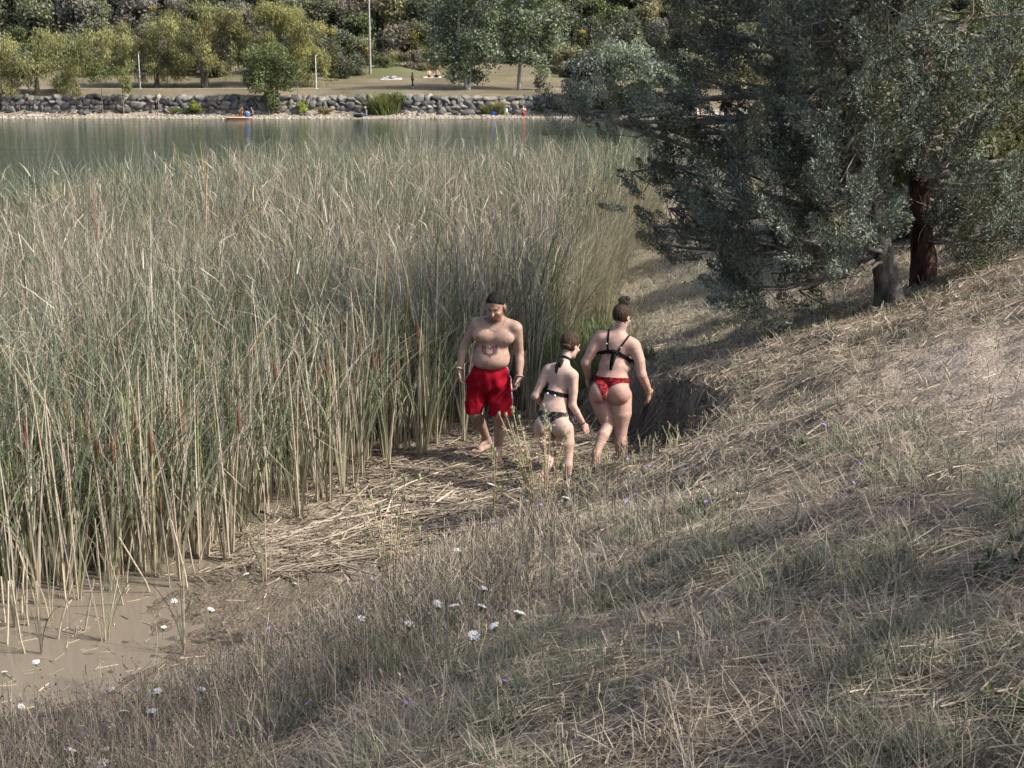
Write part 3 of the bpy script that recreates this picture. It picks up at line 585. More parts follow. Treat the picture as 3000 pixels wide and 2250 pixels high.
# ------------------------------------------------------------------ litter of broken reeds on the mud
def litter(n, rng, poly, ln, wd, tilt=.12):
    out = []
    lo, hi = poly.min(0), poly.max(0)
    while len(out) < n:
        x = rng.uniform(lo[0], hi[0], 2*n); y = rng.uniform(lo[1], hi[1], 2*n); k = sdpoly(x, y, poly)+.18*RB2(x*1.5, y*1.5) < 0
        out += list(zip(x[k], y[k]))
    Q = np.array(out[:n]); a = rng.normal(.25, .75, n); L_ = rng.uniform(*ln, n)
    d = np.c_[np.cos(a), np.sin(a)]; z0 = height(Q[:, 0], Q[:, 1]); e = Q+d*L_[:, None]; z1 = height(e[:, 0], e[:, 1])
    up = rng.random(n)**2*.03; P = np.stack([np.c_[Q, z0+.006+up], np.c_[(Q+e)/2, np.maximum((z0+z1)/2, height((Q[:, 0]+e[:, 0])/2, (Q[:, 1]+e[:, 1])/2))+.012+up+rng.normal(0, .006, n)], np.c_[e, np.maximum(z1, 0)+.006+up*rng.uniform(0, 2, n)]], 1)
    P[..., 2] = np.maximum(P[..., 2], .004)
    return P, np.repeat(rng.uniform(*wd, n)[:, None], 3, 1)
def scatter_f(n, rng, poly):
    lo, hi = poly.min(0), poly.max(0); q = rng.uniform(lo, hi, (n*6, 2)); return q[sdpoly(q[:, 0], q[:, 1], poly) < 0][:n]
LIT = np.array([(-2.6, 10.3), (-1.7, 9.7), (-.9, 10.2), (-.4, 11.0), (.4, 11.3), (1.4, 11.5), (1.65, 12.5), (1.3, 13.9), (.4, 15.0), (-.4, 15.1), (-1.2, 13.6), (-1.9, 12.0)])
rng = np.random.default_rng(500); PP, RR = litter(9000, rng, LIT, (.05, .34), (.0022, .0065)); V, F = tubes(PP, RR, 3)
c = jit(cmix((.12, .095, .068), (.38, .315, .235), rng.random(9000)**1.3), .18, rng)
tag(ob('reed_litter', mesh_np('reed_litter', V, F, np.repeat(c, 9, 0)), M_STEM), 'mat of broken dry reed pieces covering the trodden mud', 'litter', kind='stuff')
LP = np.array([(-2.5, 10.4), (-1.4, 9.9), (-.5, 10.9), (.3, 11.5), (-.3, 12.2), (-1.6, 12.0)])
PP, RR = litter(130, rng, LP, (.45, 1.15), (.005, .0095))
for k in range(130):
    b = PP[k, 0]; me = tube_mesh('dry_reed_stalk', PP[k]-b, RR[k], jit(np.array([(.34, .285, .215)]), .3, rng)[0], 5)
    tag(ob('dry_reed_stalk', me, M_STEM, None, b), 'long dry straw stalk lying on the reed litter', 'reed stalk', 'fallen straw stalks on the mud')
# straw bits afloat on the shallows
WP = np.array([(-4.6, 7.0), (-3.2, 6.8), (-2.2, 8.0), (-1.6, 9.6), (-2.4, 10.2), (-4.6, 9.6)]); Qf = scatter_f(420, rng, WP)
a = rng.uniform(0, 3.14, 420); L_ = rng.uniform(.02, .16, 420)[:, None]; d_ = np.c_[np.cos(a), np.sin(a), np.zeros(420)]*L_; zf = np.maximum(height(Qf[:, 0], Qf[:, 1]), 0)+.003
A_ = np.c_[Qf, zf]; V, F = tubes(np.stack([A_, A_+d_*.5, A_+d_], 1), np.repeat(rng.uniform(.0015, .005, 420)[:, None], 3, 1), 4)
tag(ob('floating_straw', mesh_np('floating_straw', V, F, np.repeat(jit(cmix((.14, .10, .07), (.46, .39, .28), rng.random(420)), .15, rng), 12, 0)), M_STEM), 'bits of straw afloat on the brown shallows', 'litter', kind='stuff')
for X, Y, a, c, lab in [(715, 1412, .5, (.42, .16, .07), 'rusty orange scrap caught among the reed stems'), (722, 1424, .2, (.45, .5, .58), 'small pale blue scrap lying among the reed stems')]:
    p = hit(X, Y); rr = np.random.default_rng(X); V, F = ICO1; V = V*np.array([.07, .03, .05])*(1+rr.normal(0, .15, (len(V), 1))); o = ob('scrap', mesh_np('scrap', V, F, np.tile(c, (len(V), 1))), M_PAINT, None, (p[0], p[1], _h0(p)+.04)); o.rotation_euler[2] = a; tag(o, lab, 'scrap')

# ------------------------------------------------------------------ grass on the bank
def scatter(n, rng, x0, x1, y0, y1, dens):
    out = []; tot = 0
    while tot < n:
        x = rng.uniform(x0, x1, 60000); y = rng.uniform(y0, y1, 60000); k = rng.random(60000) < dens(x, y); out.append(np.c_[x, y][k]); tot += k.sum()
    return np.concatenate(out)[:n]
def in_view(x, y): return np.where(np.abs(x) < .40*y+.7, 1., .10)
GP = Fbm(41, 1.5, 3); GP2 = Fbm(42, .45, 3)
def shore_ok(x, y):
    return sstep(.06, .22, bank(x, y))*sstep(.0, .12, sdpoly(x, y, NOTCH))
def gdens(x, y):
    d = np.hypot(x, y); w = np.clip((4.2/d)**1.55, .03, 1)*in_view(x, y)
    return w*shore_ok(x, y)*(1-.93*dirt_amount(x, y))*np.clip(.55+1.05*GP2(x, y)+.35*GP(x, y), .06, 1)
rng = np.random.default_rng(600); n = 102000
Q = scatter(n, rng, -4.6, 8.0, 2.4, 26, gdens); x, y = Q.T; d = np.hypot(x, y)
gz = height(x, y)-.01
green = np.clip(.36+.8*GP(x, y)+.3*GP2(x, y)-.28*sstep(.9, 2.2, x)*(1-sstep(6.8, 8.5, y))-.25*sstep(8.5, 10, y)+.25*sstep(3.0, 2.2, np.hypot(x-1.1, y-4.2)), .06, .88)
isg = rng.random(n) < green
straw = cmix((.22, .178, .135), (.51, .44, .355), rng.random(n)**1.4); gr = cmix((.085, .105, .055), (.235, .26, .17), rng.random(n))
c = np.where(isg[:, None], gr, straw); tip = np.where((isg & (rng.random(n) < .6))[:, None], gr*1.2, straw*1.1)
L_ = np.where(isg, rng.uniform(.05, .15, n), rng.uniform(.06, .2, n))*np.clip(1.1+.4*GP(x+3, y), .6, 1.5)*np.where(y > 9, .75, 1.)
wd = rng.uniform(.0022, .0048, n)*np.clip(d/4.6, 1, 3.2)
lean = np.where(isg, np.abs(rng.normal(.6, .4, n)), np.abs(rng.normal(1.05, .4, n))); hd = rng.uniform(0, 6.28, n)
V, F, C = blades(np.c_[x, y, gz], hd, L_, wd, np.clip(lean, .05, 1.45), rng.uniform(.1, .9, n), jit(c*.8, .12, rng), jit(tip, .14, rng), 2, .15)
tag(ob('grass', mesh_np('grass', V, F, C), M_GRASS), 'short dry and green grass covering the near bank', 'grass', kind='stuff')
n = 16000; Q = scatter(n, rng, .4, 5, 14.2, 30, lambda x, y: sstep(.2, .5, bank(x, y))*np.clip(17/y, 0, 1)**2*sstep(.0, .15, sdpoly(x, y, NOTCH))*(1-.6*dirt_amount(x, y))); x, y = Q.T; g_ = (rng.random(n) < np.clip(.45+.5*GP(x, y), .1, .9))[:, None]
c = np.where(g_, cmix((.10, .12, .055), (.24, .26, .13), rng.random(n)), cmix((.24, .20, .13), (.50, .44, .32), rng.random(n)))
V, F, C = blades(np.c_[x, y, height(x, y)-.01], rng.uniform(0, 6.28, n), rng.uniform(.04, .12, n), rng.uniform(.008, .014, n), np.abs(rng.normal(.7, .4, n)), rng.uniform(.1, .9, n), jit(c, .12, rng), jit(c*1.15, .14, rng), 2, .15)
tag(ob('path_grass', mesh_np('path_grass', V, F, C), M_GRASS), 'short trodden grass on the strip beside the reeds', 'grass', kind='stuff')
# thatch: dead blades lying flat
n = 58000; Q = scatter(n, rng, -4, 7, 2.4, 18, lambda x, y: np.clip((4.2/np.hypot(x, y))**1.3, .03, 1)*in_view(x, y)*shore_ok(x, y)*(1-.88*dirt_amount(x, y))); x, y = Q.T; a = rng.normal(.3, 1., n); L_ = rng.uniform(.06, .22, n)
e = Q+np.c_[np.cos(a), np.sin(a)]*L_[:, None]; z0 = height(x, y)+rng.uniform(.005, .05, n); z1 = height(e[:, 0], e[:, 1])+rng.uniform(.005, .05, n); w = rng.uniform(.001, .002, n)*np.clip(np.hypot(x, y)/4.6, 1, 3)
s = np.c_[-np.sin(a)*w, np.cos(a)*w, rng.normal(0, .5, n)*w]; A = np.c_[Q, z0]; B = np.c_[e, z1]; V = np.stack([A-s, A+s, B+s*.4, B-s*.4], 1).reshape(-1, 3)
tag(ob('grass_thatch', mesh_np('grass_thatch', V, np.arange(4*n).reshape(-1, 4), np.repeat(jit(cmix((.19, .15, .105), (.45, .38, .29), rng.random(n)), .15, rng), 4, 0)), M_GRASS), 'flattened dead grass lying over the near bank', 'grass', kind='stuff')

# ------------------------------------------------------------------ dry weeds by the shallows
def weeds(name, n, dens, rng, box_, hgt, cA, cB, label, br=4, bud=(.17, .13, .095), budp=.55, w=.002, buds=.0042, lean=.32):
    Q = scatter(n, rng, *box_, dens); x, y = Q.T; H = rng.uniform(*hgt, n)*np.clip(.55+bank(x, y)*.7, .55, 1); hd = rng.uniform(0, 6.28, n); ln = np.abs(rng.normal(0, lean, n)); cu = rng.normal(0, .35, n)
    z = height(x, y)-.02; t = np.linspace(0, 1, 4); wd = w*np.clip(np.hypot(x, y)/5, .9, 3)
    def stem(b, hd, L_, ln, cu, wd, c):
        ang = ln[:, None]+cu[:, None]*t; hh = np.cumsum(np.sin(ang)*(L_/3)[:, None], 1)-np.sin(ang[:, :1])*(L_/3)[:, None]; vv = np.cumsum(np.cos(ang)*(L_/3)[:, None], 1)-np.cos(ang[:, :1])*(L_/3)[:, None]
        P = np.stack([b[:, 0:1]+hh*np.cos(hd)[:, None], b[:, 1:2]+hh*np.sin(hd)[:, None], b[:, 2:3]+vv], -1)
        sd_ = norm(np.cross(P[:, -1]-P[:, 0], rng.normal(size=(len(P), 3))))[:, None]*(wd[:, None]*np.array([1, .85, .7, .45])[None]*.8)[..., None]; V = np.stack([P-sd_, P+sd_], 2).reshape(-1, 3); i_ = np.arange(3); F = (np.stack([2*i_, 2*i_+1, 2*i_+3, 2*i_+2], -1)[None]+(np.arange(len(P))*8)[:, None, None]).reshape(-1, 4); return P, V, F, np.repeat(c, 8, 0)
    mb = MB(); c = jit(cmix(cA, cB, rng.random(n)), .15, rng); P, V, F, C = stem(np.c_[x, y, z], hd, H, ln, cu, wd*1.2, c); mb.add(V, F, C)
    tips = [P[:, 3]]
    for q in range(br):
        k = rng.random(n) < .85; f = rng.uniform(.35, .9, n); i0 = np.minimum((f*3).astype(int), 2); fr = f*3-i0; ar = np.arange(n)
        b = P[ar, i0]*(1-fr[:, None])+P[ar, i0+1]*fr[:, None]
        P2, V, F, C = stem(b[k], rng.uniform(0, 6.28, k.sum()), H[k]*rng.uniform(.15, .42, k.sum()), rng.uniform(.35, 1.0, k.sum()), rng.uniform(-.7, .1, k.sum()), wd[k]*.8, c[k]); mb.add(V, F, C); tips.append(P2[:, 3])
    T = np.concatenate(tips); T = T[rng.random(len(T)) < budp]; s = buds*rng.uniform(.5, 1.3, len(T))
    V0 = np.array([(1, 0, 0), (-.5, .87, 0), (-.5, -.87, 0), (0, 0, 1.5), (0, 0, -1.)]); F0 = np.array([(0, 1, 3), (1, 2, 3), (2, 0, 3), (1, 0, 4), (2, 1, 4), (0, 2, 4)])
    V = (V0[None]*s[:, None, None]+T[:, None]).reshape(-1, 3); F = (F0[None]+(np.arange(len(T))*5)[:, None, None]).reshape(-1, 3)
    mb.add(V, F, np.repeat(jit(np.tile(bud, (len(T), 1)), .3, rng), 5, 0))
    tag(ob(name, mb.mesh(name), M_STEM), label, 'weeds', kind='stuff')
def wd1(x, y):
    b = bank(x, y); return in_view(x, y)*(.05+.95*sstep(.15, .45, b))*sstep(.02, .1, b)*(1-sstep(1.1, 1.5, b))*(1-sstep(-.4, .6, x-.1*(10-y)))*np.clip(.6+.6*GP(x, y), .1, 1)*(y < 11.2)*(1-.95*sstep(9.3, 10.0, y)*sstep(-1.7, -1.2, x))
weeds('dry_weeds', 2700, wd1, rng, (-4.6, 1.5, 3.4, 11.3), (.18, .46), (.19, .155, .125), (.42, .36, .29), 'tangle of dry brown branching weeds on the bank by the shallows')
weeds('green_weeds', 900, lambda x, y: wd1(x, y)*.9, rng, (-4.6, 1.5, 3.4, 11.3), (.14, .34), (.12, .14, .075), (.26, .28, .17), 'grey green leafy weeds among the dry stalks', 6, (.2, .2, .13), .5, .0024, .005, .5)
def wd2(x, y): return np.exp(-(sdpoly(x, y, NOTCH)-.35)**2/.12)*((y < 11.6) & (x > .1))*np.clip(1.6-x, .1, 1)
weeds('lip_weeds', 190, wd2, rng, (-1, 2.4, 9.8, 12), (.1, .3), (.25, .21, .14), (.34, .33, .2), 'thin weeds with small heads along the lip of the hollow', 3, (.32, .26, .17), .9, .002, .005, .3)
# leafy waterside herbs behind the people
HB = np.array([(.15, 15.5), (.9, 14.9), (1.3, 15.6), (1.3, 18), (1.0, 20.5), (.55, 18)])
n = 7500; Q = scatter(n, rng, 0, 2.4, 14.5, 23, lambda x, y: (sdpoly(x, y, HB)+.2*RB2(x, y) < 0)*1.); x, y = Q.T; k = np.repeat(np.arange(n), 1)
V, F, C = blades(np.c_[x, y, height(x, y)-.02], rng.uniform(0, 6.28, n), rng.uniform(.15, .55, n)*np.clip(1.4-(x-.3)*.7, .45, 1.5), rng.uniform(.008, .018, n), np.abs(rng.normal(.2, .2, n)), rng.uniform(.1, 1.2, n), jit(cmix((.075, .10, .04), (.12, .15, .06), rng.random(n)), .15, rng), jit(cmix((.12, .15, .06), (.27, .29, .15), rng.random(n)), .15, rng), 3)
tag(ob('waterside_herbs', mesh_np('waterside_herbs', V, F, C), M_GRASS), 'lush green herbs at the foot of the reeds behind the people', 'herbs', kind='stuff')
# tall arching pale grass at the right end of the reeds
TG = np.array([(.5, 17.5), (1.1, 18.3), (1.6, 22), (2.3, 26), (3.2, 31), (2.6, 32), (1.6, 26), (.9, 22)])
n = 5200; Q = scatter(n, rng, 0, 4, 17, 33, lambda x, y: (sdpoly(x, y, TG)+.2*RB2(x, y) < 0)*np.clip(20/y, 0, 1)); x, y = Q.T
V, F, C = blades(np.c_[x, y, height(x, y)-.03], rng.normal(-.6, 1.1, n), rng.uniform(.9, 1.7, n), rng.uniform(.010, .016, n), np.abs(rng.normal(.15, .15, n)), rng.uniform(.2, 1.5, n), jit(cmix((.22, .20, .115), (.38, .33, .22), rng.random(n)), .2, rng), jit(cmix((.26, .26, .14), (.58, .51, .37), rng.random(n)), .15, rng), 4)
tag(ob('arching_grass', mesh_np('arching_grass', V, F, C), M_GRASS), 'tall pale arching grass at the end of the reed bed by the path', 'grass', kind='stuff')
# broad sword leaves (yellow flag) beside the man
for i, (X, Y) in enumerate([(1560, 1160), (1590, 1130), (1625, 1110), (1575, 1190), (1540, 1180)]):
    p = hit(X, Y); mbs = empty('iris_plant', (p[0], p[1]+.25, _h0((p[0], p[1]+.25)))); tag(mbs, 'clump of broad blue green sword leaves at the reed edge behind the man', 'plant', 'sword leaved plants at the reed edge')
    for j in range(9):
        rr = np.random.default_rng(i*20+j); V, F, C = blades(np.array([[rr.normal(0, .05), rr.normal(0, .05), -.03]]), np.array([rr.uniform(0, 6.28)]), np.array([rr.uniform(.6, 1.15)]), np.array([.026]), np.array([abs(rr.normal(0, .18))]), np.array([rr.uniform(0, .7)]), np.array([(.10, .15, .07)]), np.array([(.17, .24, .13)]), 5, .06)
        ob('leaf', mesh_np('leaf', V, F, C), M_REED, mbs)

# ------------------------------------------------------------------ single flowers and stalks
def stand(X, Y, foot):
    """base on the ground below photo point; head position"""
    g = hit(X, Y+foot); h = W(X, Y, g[1]); return g, h
def arc(g, h, bend, n=6):
    t = np.linspace(0, 1, n)[:, None]; return np.zeros(3)*(1-t)+(h-g)*t+np.array([bend, bend*.5, 0])*np.sin(t*np.pi)
def umbel_mesh(seed, r=.026):
    rr = np.random.default_rng(seed); mb = MB(); n = 26
    for k in range(n):
        a = k*2.4; q = r*math.sqrt(k/n); c = np.array([q*math.cos(a), q*math.sin(a), .006*math.cos(q/r*1.4)+rr.normal(0, .001)])
        V, F = ICO0; mb.add(V*np.array([1, 1, .55])*.0052*rr.uniform(.7, 1.3)+c, F, (.78, .77, .74))
        Vt, Ft = tube1([(0, 0, -.03), c*.6+np.array([0, 0, -.012]), c], np.array([.0009, .0008, .0007]), 3); mb.add(Vt, Ft, (.25, .3, .15))
    return mb.mesh('flower_head')
UM = [umbel_mesh(i, r) for i, r in enumerate((.022, .018, .024))]
for i, (X, Y) in enumerate([(105, 1940), (12, 1970), (720, 1683), (510, 1761), (479, 1838), (618, 1786), (862, 1711), (362, 2085), (443, 2084), (461, 2025), (325, 2020), (205, 2198), (310, 2196), (262, 2225), (300, 2237), (1339, 1613), (1418, 1724), (1282, 1770), (1328, 1776), (1412, 1777), (1521, 1796), (1200, 1828), (1445, 1834), (1388, 1863), (1437, 1420), (1659, 1461), (1163, 1605), (1060, 1812), (590, 2020), (60, 2070)]):
    g, h = stand(X, Y, 140 if Y < 2050 else 120); e = empty('wild_carrot', g); tag(e, 'thin wild carrot stem with a flat white flower head', 'flower', 'white flower heads on the bank')
    pth = arc(g, h, random.uniform(-.04, .04)); ob('stem', tube_mesh('stem', pth, np.linspace(.0028, .0015, 6), (.22, .25, .13), 4), M_STEM, e)
    o = ob('flower_head', UM[i % 3], M_FLOWER, e, h-g); o.rotation_euler = (random.uniform(-.5, .3), random.uniform(-.4, .4), i); o.scale = (1, 1, 1) if Y > 1600 else (1.3, 1.3, 1.3)
def violet_mesh(r=.011):
    mb = MB()
    for k in range(9):
        a = k*.7; d = np.array([math.cos(a), math.sin(a), .35]); s = np.array([-math.sin(a), math.cos(a), 0])*.004
        mb.add(np.array([(0, 0, 0), d*r*.6-s, d*r, d*r*.6+s]), np.array([(0, 1, 2, 3)]), (.36, .30, .62))
    V, F = ICO0; mb.add(V*np.array([.004, .004, .007])+np.array([0, 0, -.005]), F, (.2, .19, .14)); return mb.mesh('flower_head')
VM = violet_mesh(); rs = random.Random(77)
vio = [(1585, 1480), (1600, 1455), (1880, 1335), (1905, 1365), (1920, 1340), (1450, 1530), (1455, 1540), (1385, 1465), (1340, 1555), (1805, 1340), (1770, 1350), (1840, 1345), (790, 1840), (828, 1740), (760, 2015), (240, 2145), (258, 2170), (450, 2160), (785, 1890), (1090, 1695), (2415, 1245), (2680, 1305), (2525, 1360), (2500, 1415), (2070, 1470)]
vio += [(rs.uniform(300, 1500), rs.uniform(1560, 2150)) for _ in range(24)]+[(rs.uniform(1500, 1900), rs.uniform(1400, 1470)) for _ in range(14)]
for X, Y in vio:
    g, h = stand(X, Y, rs.uniform(40, 110)); 
    if g[2] < .06 or sdpoly(np.array([g[0]]), np.array([g[1]]), NOTCH)[0] < 0: continue
    e = empty('violet_flower', g); tag(e, 'small violet blue flower on a wiry stem', 'flower', 'violet flowers on the bank')
    ob('stem', tube_mesh('stem', arc(g, h, rs.uniform(-.03, .03)), np.linspace(.002, .0012, 6), (.20, .22, .13), 4), M_STEM, e); o = ob('flower_head', VM, M_FLOWER, e, h-g); o.rotation_euler = (rs.uniform(-.6, .2), rs.uniform(-.5, .5), rs.random()*6); o.scale = (1.3,)*3 if Y < 1500 else (1.,)*3
def seed_mesh(L_, r, seed):
    rr = np.random.default_rng(seed); mb = MB(); n = 46; t = rr.random(n); a = rr.uniform(0, 6.28, n); pr = r*np.sin(np.pi*(.12+.8*t))
    P = np.c_[np.cos(a)*pr, np.sin(a)*pr, t*L_]; V0, F0 = ICO0; mb.add((V0[None]*np.array([.0022, .0022, .0055])+P[:, None]).reshape(-1, 3), (F0[None]+(np.arange(n)*12)[:, None, None]).reshape(-1, 3), np.repeat(jit(np.tile((.40, .32, .22), (n, 1)), .2, rr), 12, 0)); return mb.mesh('seed_head')
SM = [seed_mesh(.042, .004, 1), seed_mesh(.055, .003, 2), seed_mesh(.032, .005, 3)]
seeds = [(1940, 1845), (1815, 1895), (1765, 1925), (1790, 1985), (1722, 2010), (1720, 2030), (1750, 2040), (2025, 1790), (2075, 1870), (2120, 1925), (2135, 1790), (1945, 1975), (1990, 1890), (1395, 2010), (1465, 2008), (1550, 1710), (1405, 1690), (1335, 1680), (1205, 1690), (1270, 1680), (1310, 1690), (1120, 1985), (1055, 2040), (1170, 1990), (450, 1805), (300, 1850), (880, 1635), (60, 1770)]
seeds += [(rs.uniform(900, 2950), rs.uniform(1560, 2200)) for _ in range(18)]+[(rs.uniform(1950, 2600), rs.uniform(1180, 1450)) for _ in range(10)]
for i, (X, Y) in enumerate(seeds):
    g, h = stand(X, Y, rs.uniform(90, 170)); e = empty('seed_grass', g); tag(e, 'dry grass stalk with a pale seed head on the bank', 'grass stalk', 'seed headed grass stalks')
    if g[2] < .05: g[2] = max(_h0(g), 0)
    ob('stem', tube_mesh('stem', arc(g, h, rs.uniform(-.03, .03)), np.linspace(.0022, .0012, 6), (.45, .37, .24), 4), M_STEM, e); o = ob('seed_head', SM[i % 3], M_STEM, e, h-g); o.rotation_euler = (rs.uniform(-.4, .4), rs.uniform(-.4, .5), i)
# thistles
def thistle(loc, stems, label, seed, heads):
    rr = np.random.default_rng(seed); e = empty('thistle', loc); tag(e, label, 'thistle'); loc = np.array(loc)
    for (hx, kind) in heads:
        h = hx-loc; nb = h*np.array([.25, .25, .45])+rr.normal(0, .02, 3); t = np.linspace(0, 1, 7)[:, None]; pth = 2*nb*t*(1-t)+h*t**2
        ob('stem', tube_mesh('stem', pth, np.linspace(.0065, .003, 7), (.42, .33, .22), 5), M_STEM, e)
        for j in range(11):
            f = rr.uniform(.1, .92); k = int(f*6); b = pth[k]*(1-(f*6-k))+pth[min(k+1, 6)]*(f*6-k); mb = MB()
            a = rr.uniform(0, 6.28); L_ = rr.uniform(.05, .13); d = np.array([math.cos(a), math.sin(a), rr.uniform(-.1, .6)]); sd = np.array([-math.sin(a), math.cos(a), 0])
            col = (.50, .41, .28) if rr.random() < .75 else (.2, .25, .1)
            for s in range(4):
                o = b+d*L_*s/4; w = L_*.3*(1-s/5)
                for sg in (-1, 1): q = o+sd*sg*w+d*L_*.2+np.array([0, 0, rr.normal(0, .006)]); mb.add(np.array([o-d*.004, o+d*.012, q]), np.array([(0, 1, 2)]), col)
            mb.add(np.array([b-sd*.003, b+sd*.003, b+d*L_*1.1]), np.array([(0, 1, 2)]), col); ob('leaf', mb.mesh('leaf'), M_GRASS, e)
        mb = MB(); V, F = ICO1; V = V*np.array([.013, .013, .02]); mb.add(V+h, F, (.23, .26, .14)); V0, F0 = ICO1
        for v in V0[::2]:
            s = np.cross(v, (.3, .5, .8)); s = s/np.linalg.norm(s)*.0025; b = v*np.array([.016, .016, .021])+h; mb.add(np.array([b-s, b+s, b+v*.014]), np.array([(0, 1, 2)]), (.32, .33, .16))
        bd = ob('bud', mb.mesh('bud', False), M_STEM, e)
        if kind:
            mb = MB()
            for q in range(34):
                a = rr.uniform(0, 6.28); sp = rr.uniform(.1, 1.25) if kind == 'seed' else rr.uniform(0, .5); d = np.array([math.cos(a)*math.sin(sp), math.sin(a)*math.sin(sp), math.cos(sp)])
                o = h+np.array([0, 0, .015]); s = np.array([-math.sin(a), math.cos(a), 0])*.0022; mb.add(np.array([o-s, o+s, o+d*(.034 if kind == 'seed' else .02)+s*.6, o+d*(.034 if kind == 'seed' else .02)-s*.6]), np.array([(0, 1, 2, 3)]), (.62, .54, .42) if kind == 'seed' else (.42, .33, .55))
            ob('flower', mb.mesh('flower'), M_FLOWER, bd)
def th(X, Y, yb, heads, label, seed):
    b = W(X, Y, yb); b[2] = _h0(b)-.01; thistle(b, None, label, seed, [(W(a, c, yb+np.random.default_rng(int(a)).uniform(-.15, .15)), k) for a, c, k in heads])
th(1560, 1440, 10.75, [(1462, 1212, ''), (1482, 1215, ''), (1503, 1205, 'seed'), (1520, 1222, ''), (1500, 1250, 'violet'), (1535, 1280, 'seed'), (1505, 1320, 'seed'), (1522, 1330, '')], 'tall prickly dry thistle with green buds in front of the man', 31)
th(1600, 1440, 10.6, [(1592, 1188, ''), (1597, 1205, ''), (1600, 1235, ''), (1612, 1258, 'seed'), (1655, 1272, ''), (1660, 1280, 'seed'), (1618, 1330, 'seed'), (1590, 1365, 'seed'), (1650, 1365, '')], 'tall prickly thistle in front of the woman in patterned briefs', 32)
th(1445, 1480, 10.7, [(1442, 1310, 'seed'), (1449, 1318, ''), (1455, 1332, 'violet'), (1470, 1395, '')], 'small thistle with a fluffy seed head by the man\'s feet', 33)
th(1150, 1680, 8.3, [(1047, 1437, 'seed'), (1086, 1458, ''), (1050, 1490, ''), (1150, 1440, 'seed'), (1113, 1488, 'seed'), (1188, 1405, ''), (1228, 1396, ''), (1188, 1458, ''), (1165, 1506, 'seed'), (1228, 1550, ''), (1258, 1580, ''), (1112, 1662, '')], 'straggling dry thistle with green buds over the reed litter', 34)
# purple loosestrife stems against the reeds
rs = random.Random(33)
for k in range(16):
    X = rs.uniform(1310, 1640); Yb = rs.uniform(880, 1010) if X > 1450 else rs.uniform(1020, 1120); yb = (CAMZ-.05)/math.tan(PITCH+math.atan((Yb-1125)/FPX)); b = W(X, Yb, yb); b[2] = max(_h0(b), 0)-.05
    e = empty('loosestrife', b); tag(e, 'thin dark purplish seed stalks standing against the reeds', 'plant', 'dry loosestrife stalks')
    for j in range(4):
        rr = np.random.default_rng(900+k*10+j); h = rr.uniform(1.3, 1.95); a = rr.uniform(0, 6.28); t = np.linspace(0, 1, 6); ln = rr.uniform(.05, .3)
        pth = np.c_[math.cos(a)*ln*t**1.5*h, math.sin(a)*ln*t**1.5*h, h*t]; s = ob('stem', tube_mesh('stem', pth, np.linspace(.006, .0025, 6), (.17, .125, .115), 4), M_STEM, e)
        tp = np.array([pth[-1]*(1-f)+pth[3]*f for f in np.linspace(0, 1, 5)]); ob('flower_spike', tube_mesh('flower_spike', tp, [.003, .008, .009, .007, .003], (.22, .15, .18), 5), M_STEM, s)

# broad leaved rosettes in the grass
RL = []
for q in range(3):
    rr = np.random.default_rng(700+q); parts = []
    for j in range(11):
        c = np.array([(.07, .088, .042)])*rr.uniform(.8, 1.2); V, F, C = blades(np.array([[rr.normal(0, .01), rr.normal(0, .01), -.01]]), np.array([j*.57+rr.normal(0, .2)]), np.array([rr.uniform(.08, .17)]), np.array([rr.uniform(.018, .032)]), np.array([rr.uniform(.25, 1.0)]), np.array([rr.uniform(.3, .9)]), c, c*rr.uniform(1.2, 1.8), 4, .1); me = mesh_np('leaf', V, F, C); me.materials.append(M_GRASS); parts.append(me)
    RL.append(parts)
for i, (X, Y) in enumerate([(2900, 1640), (2965, 1600), (2870, 1695), (2950, 1705), (2985, 1650), (2520, 1355), (2620, 1375), (2440, 1335), (2560, 1400), (2050, 1480), (2900, 2050), (2980, 2100), (2820, 2085), (2940, 2160), (2950, 1500), (1250, 2180), (2350, 1310), (2700, 1330)]):
    g = hit(X, Y); e = empty('leafy_weed', (g[0], g[1], _h0(g)), i*1.7); s_ = (.55+.3*(i % 3)/2)*(.75 if Y > 1900 else 1.); e.scale = (s_, s_, s_); tag(e, 'low green broad leaved weed in the dry grass', 'weed', 'leafy weeds in the grass')
    for me in RL[i % 3]: ob('leaf', me, None, e)
# ------------------------------------------------------------------ cypress trees
def plume(seed, n=520, m=170):
    """one feathery cypress spray: small sprigs over a jagged flame shaped surface, larger twigs inside"""
    rr = np.random.default_rng(seed); N = n+m; t = rr.random(N)**.85; a = rr.uniform(0, 6.28, N)
    lob = 1+.42*np.sin(a*3+t*7+seed)+.2*np.sin(a*5-t*15+seed*2); R = .195*np.sin(np.pi*(.08+.88*t))**.8*lob
    r = R*np.where(np.arange(N) < n, np.sqrt(.5+.5*rr.random(N)), .75*np.sqrt(rr.random(N)))
    rad = np.c_[np.cos(a), np.sin(a), np.zeros(N)]; P = rad*r[:, None]+np.c_[np.zeros(N), np.zeros(N), t*.95]
    d = norm(rad*.6+np.array([0, 0, .85])+rr.normal(0, .35, (N, 3))); s = norm(np.cross(d, rad+rr.normal(0, .45, (N, 3))))
    big = (np.arange(N) >= n)[:, None]; L_ = np.where(big, rr.uniform(.06, .10, (N, 1)), rr.uniform(.03, .058, (N, 1))); w = np.where(big, rr.uniform(.014, .022, (N, 1)), rr.uniform(.007, .0115, (N, 1)))
    return np.stack([P, P+d*L_*.45+s*w, P+d*L_, P+d*L_*.45-s*w], 1)
PL = [plume(i) for i in range(8)]
